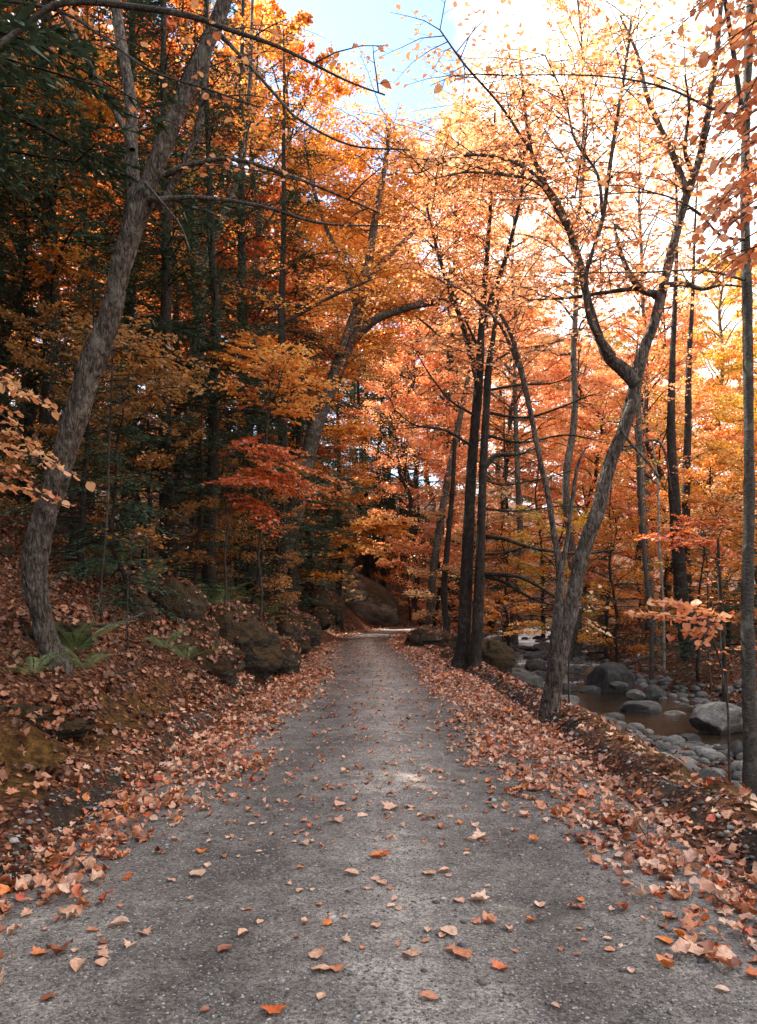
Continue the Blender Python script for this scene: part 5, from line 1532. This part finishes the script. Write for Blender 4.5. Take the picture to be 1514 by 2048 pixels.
# ------------------------------------------------------------------ ferns, fallen branches
def frond_mesh():
    Lv, T = Leaves(), Tubes()
    n = 9
    t = np.linspace(0, 1, n)
    P = np.stack([t * .8, 0 * t, .38 * t - .45 * t ** 2], -1)
    T.add(P, np.linspace(.003, .001, n), 3)
    m = 26
    for i in range(m):
        f = .12 + .88 * i / m
        p = np.array([np.interp(f, t, P[:, c]) for c in range(3)])
        l = .16 * math.sin(PI * min(1, f * .85 + .1)) + .01
        for sgn in (-1, 1):
            k_ = 9
            q = np.linspace(.1, .9, k_)
            d = unit(np.array([.35, sgn, -.15]))
            for s2 in (-1, 1):
                Lv.add(p + d * (q * l)[:, None], np.tile(unit(d * .4 + s2 * np.array([1, 0, 0.])), (k_, 1)), np.tile([0, 0, 1.], (k_, 1)), l * .2 * (1 - q * .75), .3 + .5 * rng.random(k_))
    return Lv.mesh('frond', M['fern'], Q, None, .5)


fr = frond_mesh()
for px, py, Yd, s, lb in [(372, 1352, 10.2, .62, 'green fern on the leafy mound below the lichened boulder'), (330, 1345, 10.0, .45, 'small fern left of the mound fern'), (150, 1262, 8.6, .7, 'fern against the foot of the leaning maple'),
                          (170, 1300, 8.0, .5, 'fern spilling down right of the leaning maple foot'), (65, 1318, 7.4, .5, 'yellowed fern at the far left of the bank'), (40, 1412, 6.2, .3, 'little fern on the mossy hummock at far left'),
                          (470, 1195, 14.5, .9, 'fern above the lichened boulder'), (505, 1215, 15, .9, 'fern hanging right of the lichened boulder'), (400, 1150, 16, 1., 'fern in shade above the leaf-capped boulder'),
                          (440, 1170, 17, 1., 'fern on the slope behind the boulders'), (520, 1210, 19, 1.1, 'fern at the foot of the maple leaning at the bend'), (365, 1140, 17, 1., 'dim fern beside the thin upright maple')] + [(757 + 1500 * (rc(Y_) - dx) / Y_, 0, Y_, .9, 'fern among many on the shaded bank towards the bend') for Y_, dx in [(14, 3.4), (16, 2.9), (18, 3.6), (20, 2.8), (22, 3.3), (24, 4), (27, 2.9), (29, 3.6), (32, 3.1), (35, 3.6), (38, 3.2), (11.5, 4.2), (12.5, 3.9)]]:
    x = (px - HX) / FPX * Yd
    g = thing('fern', lb, 'fern', (x, Yd, landz(x, Yd) + .02), random.uniform(0, 6), 'ferns on the left bank')
    g.scale = (s * 1.35,) * 3
    nf = random.randint(7, 9)
    for i in range(nf):
        o = link('frond', fr, g)
        o.rotation_euler = (random.uniform(-.2, .2), -random.uniform(.15, .8), i * 2 * PI / nf + random.uniform(-.3, .3))
        o.scale = (random.uniform(.7, 1.1),) * 3

for lb, pts in [('pale dead branch lying across the bank behind the leaning maple foot', [(150, 1248, 6, 9.2), (200, 1252, 7, 9), (250, 1242, 6, 9), (290, 1225, 3, 9.2)]),
                ('forked dead stick propped on the bank', [(172, 1265, 5, 8.8), (188, 1240, 4, 8.8), (202, 1195, 2, 8.9)]),
                ('dead stick lying on the leafy mound', [(240, 1365, 4, 9), (262, 1340, 4, 9.1), (295, 1315, 2, 9.3)]),
                ('pale stick leaning on the bank at far left', [(18, 1330, 4, 7.2), (45, 1300, 4, 7.2), (62, 1285, 2, 7.2)]),
                ('fallen trunk across the far bank of the stream', [(1215, 1350, 12, 22), (1290, 1335, 14, 22), (1360, 1335, 12, 22)]),
                ('thin stick across the right leaf drift', [(1245, 1682, 5, 4.5), (1270, 1690, 5, 4.45), (1300, 1697, 3, 4.4)]),
                ('rotting log on the slope above the boulders', [(262, 1150, 14, 13), (300, 1138, 14, 13), (330, 1128, 9, 13)])]:
    P = np.array([at(a, b, d) for a, b, w_, d in pts]); R = np.array([w_ / FPX * d / 2 for a, b, w_, d in pts])
    for p in P:  # rest on or just above the land
        p[2] = max(p[2], float(surf(np.array([p[0]]), np.array([p[1]]))[0]) + .01)
    S = spline(np.column_stack([P, R]), 6)
    T = Tubes(); T.add(S[:, :3], S[:, 3], 7, .2 if R.max() > .03 else 0)
    for k in range(4):
        a = S[rng.integers(2, len(S)), :3]; d = unit(rng.standard_normal(3) + [0, 0, .8])
        T.add(a + d * rng.uniform(.08, .3) * np.linspace(0, 1, 4)[:, None], np.linspace(.004, .0015, 4), 4)
    off = P[0].copy()
    o = link('fallen_branch', T.mesh('fallen_branch', M['twig'], off)); o.location = off
    tag(o, lb, 'branch')

for k in range(40):
    Yd = random.uniform(4.5, 14)
    x = -2.4 - random.random() ** 1.2 * 2.6 if k % 4 else random.uniform(2.1, 2.6)
    if abs(x) > .52 * Yd: continue
    a = random.uniform(0, PI); l = random.uniform(.15, .55)
    n_ = 7
    f = np.linspace(-.5, .5, n_)
    X_ = x + np.cos(a) * l * f + .03 * l * rng.standard_normal(n_); Y_ = Yd + np.sin(a) * l * f
    P = np.stack([X_, Y_, surf(X_, Y_) + .02 + random.uniform(0, .05) * (f + .5)], -1)
    T = Tubes(); T.add(P, np.linspace(random.uniform(.004, .011), .002, n_), 5)
    T.add(P[3] + np.array([[0, 0, 0], [.3 * l * math.cos(a + .7), .3 * l * math.sin(a + .7), .03]]), [.004, .0015], 4)
    o = link('fallen_twig', T.mesh('fallen_twig', M['twig'], P[0])); o.location = P[0]
    tag(o, 'bare grey twig lying on the leaves of the ' + ('left bank' if x < 0 else 'right bank lip'), 'twig', 'twigs fallen on the banks')

# ------------------------------------------------------------------ light and sky
AZ, EL = math.radians(-52), math.radians(50)
wd = bpy.data.worlds.new('World'); scene.world = wd; wd.use_nodes = True
nt = wd.node_tree; nt.nodes.clear()
N, L = nt.nodes, nt.links
sky = nd(N, 'ShaderNodeTexSky', _sky_type='NISHITA', _sun_disc=False, _sun_elevation=EL, _sun_rotation=AZ)
sky.dust_density = .4; sky.ozone_density = 1.2
tc = N.new('ShaderNodeTexCoord')
mp = N.new('ShaderNodeMapping'); mp.inputs['Scale'].default_value = (1, 1, 2.2); mp.inputs['Location'].default_value = (.35, 0, .1)
L.new(tc.outputs['Generated'], mp.inputs[0])
nz = nd(N, 'ShaderNodeTexNoise', Scale=2.3, Detail=7.0, Roughness=.55); L.new(mp.outputs[0], nz.inputs['Vector'])
sx = N.new('ShaderNodeSeparateXYZ'); L.new(tc.outputs['Generated'], sx.inputs[0])
mxr = nd(N, 'ShaderNodeMapRange'); mxr.inputs[1].default_value = -1; mxr.inputs[2].default_value = 1; L.new(sx.outputs[0], mxr.inputs[0])
opn = ramp(N, [(.22, (.4, .4, .4)), (.30, (.10, .10, .10)), (.525, (.10, .10, .10)), (.575, (.45, .45, .45))]); L.new(mxr.outputs[0], opn.inputs[0])
sm = nd(N, 'ShaderNodeMath', _operation='ADD'); L.new(nz.outputs['Fac'], sm.inputs[0]); L.new(opn.outputs[0], sm.inputs[1])
cr = ramp(N, [(.60, (0, 0, 0)), (.78, (1, 1, 1))]); L.new(sm.outputs[0], cr.inputs[0])
mx = nd(N, 'ShaderNodeMix', _data_type='RGBA'); L.new(cr.outputs[0], mx.inputs[0]); L.new(sky.outputs[0], mx.inputs[6]); mx.inputs[7].default_value = (5.4, 5.3, 5.1, 1)
bg = nd(N, 'ShaderNodeBackground', Strength=.11); L.new(mx.outputs[2], bg.inputs[0])
ow = N.new('ShaderNodeOutputWorld'); L.new(bg.outputs[0], ow.inputs[0])

sd = bpy.data.lights.new('sun', 'SUN'); sd.energy = 5.0; sd.angle = math.radians(.6); sd.color = (1, .93, .82)
so = bpy.data.objects.new('sun', sd); COL.objects.link(so)
d = Vector((math.sin(AZ) * math.cos(EL), math.cos(AZ) * math.cos(EL), math.sin(EL)))
so.rotation_euler = d.to_track_quat('Z', 'Y').to_euler()

cd = bpy.data.cameras.new('camera'); cam = bpy.data.objects.new('camera', cd); COL.objects.link(cam)
cam.location = (0, 0, CAMH); cam.rotation_euler = (PI / 2, 0, 0)
cd.sensor_fit = 'VERTICAL'; cd.sensor_height = 36; cd.sensor_width = 26.6; cd.lens = 36 * FPX / 2048
cd.shift_y = (HY - 1024) / 2048
cd.clip_start = .05; cd.clip_end = 1000
scene.camera = cam

scene.view_settings.view_transform = 'Standard'; scene.view_settings.look = 'None'
scene.view_settings.exposure = 2.12; scene.view_settings.gamma = 1; scene.view_settings.use_curve_mapping = False
cy = scene.cycles
cy.max_bounces = 6; cy.diffuse_bounces = 3; cy.glossy_bounces = 2; cy.transmission_bounces = 4; cy.transparent_max_bounces = 4
cy.use_denoising = True
try: cy.denoiser = 'OPENIMAGEDENOISE'
except Exception: pass
cy.sample_clamp_indirect = 4
cy.caustics_reflective = False; cy.caustics_refractive = False
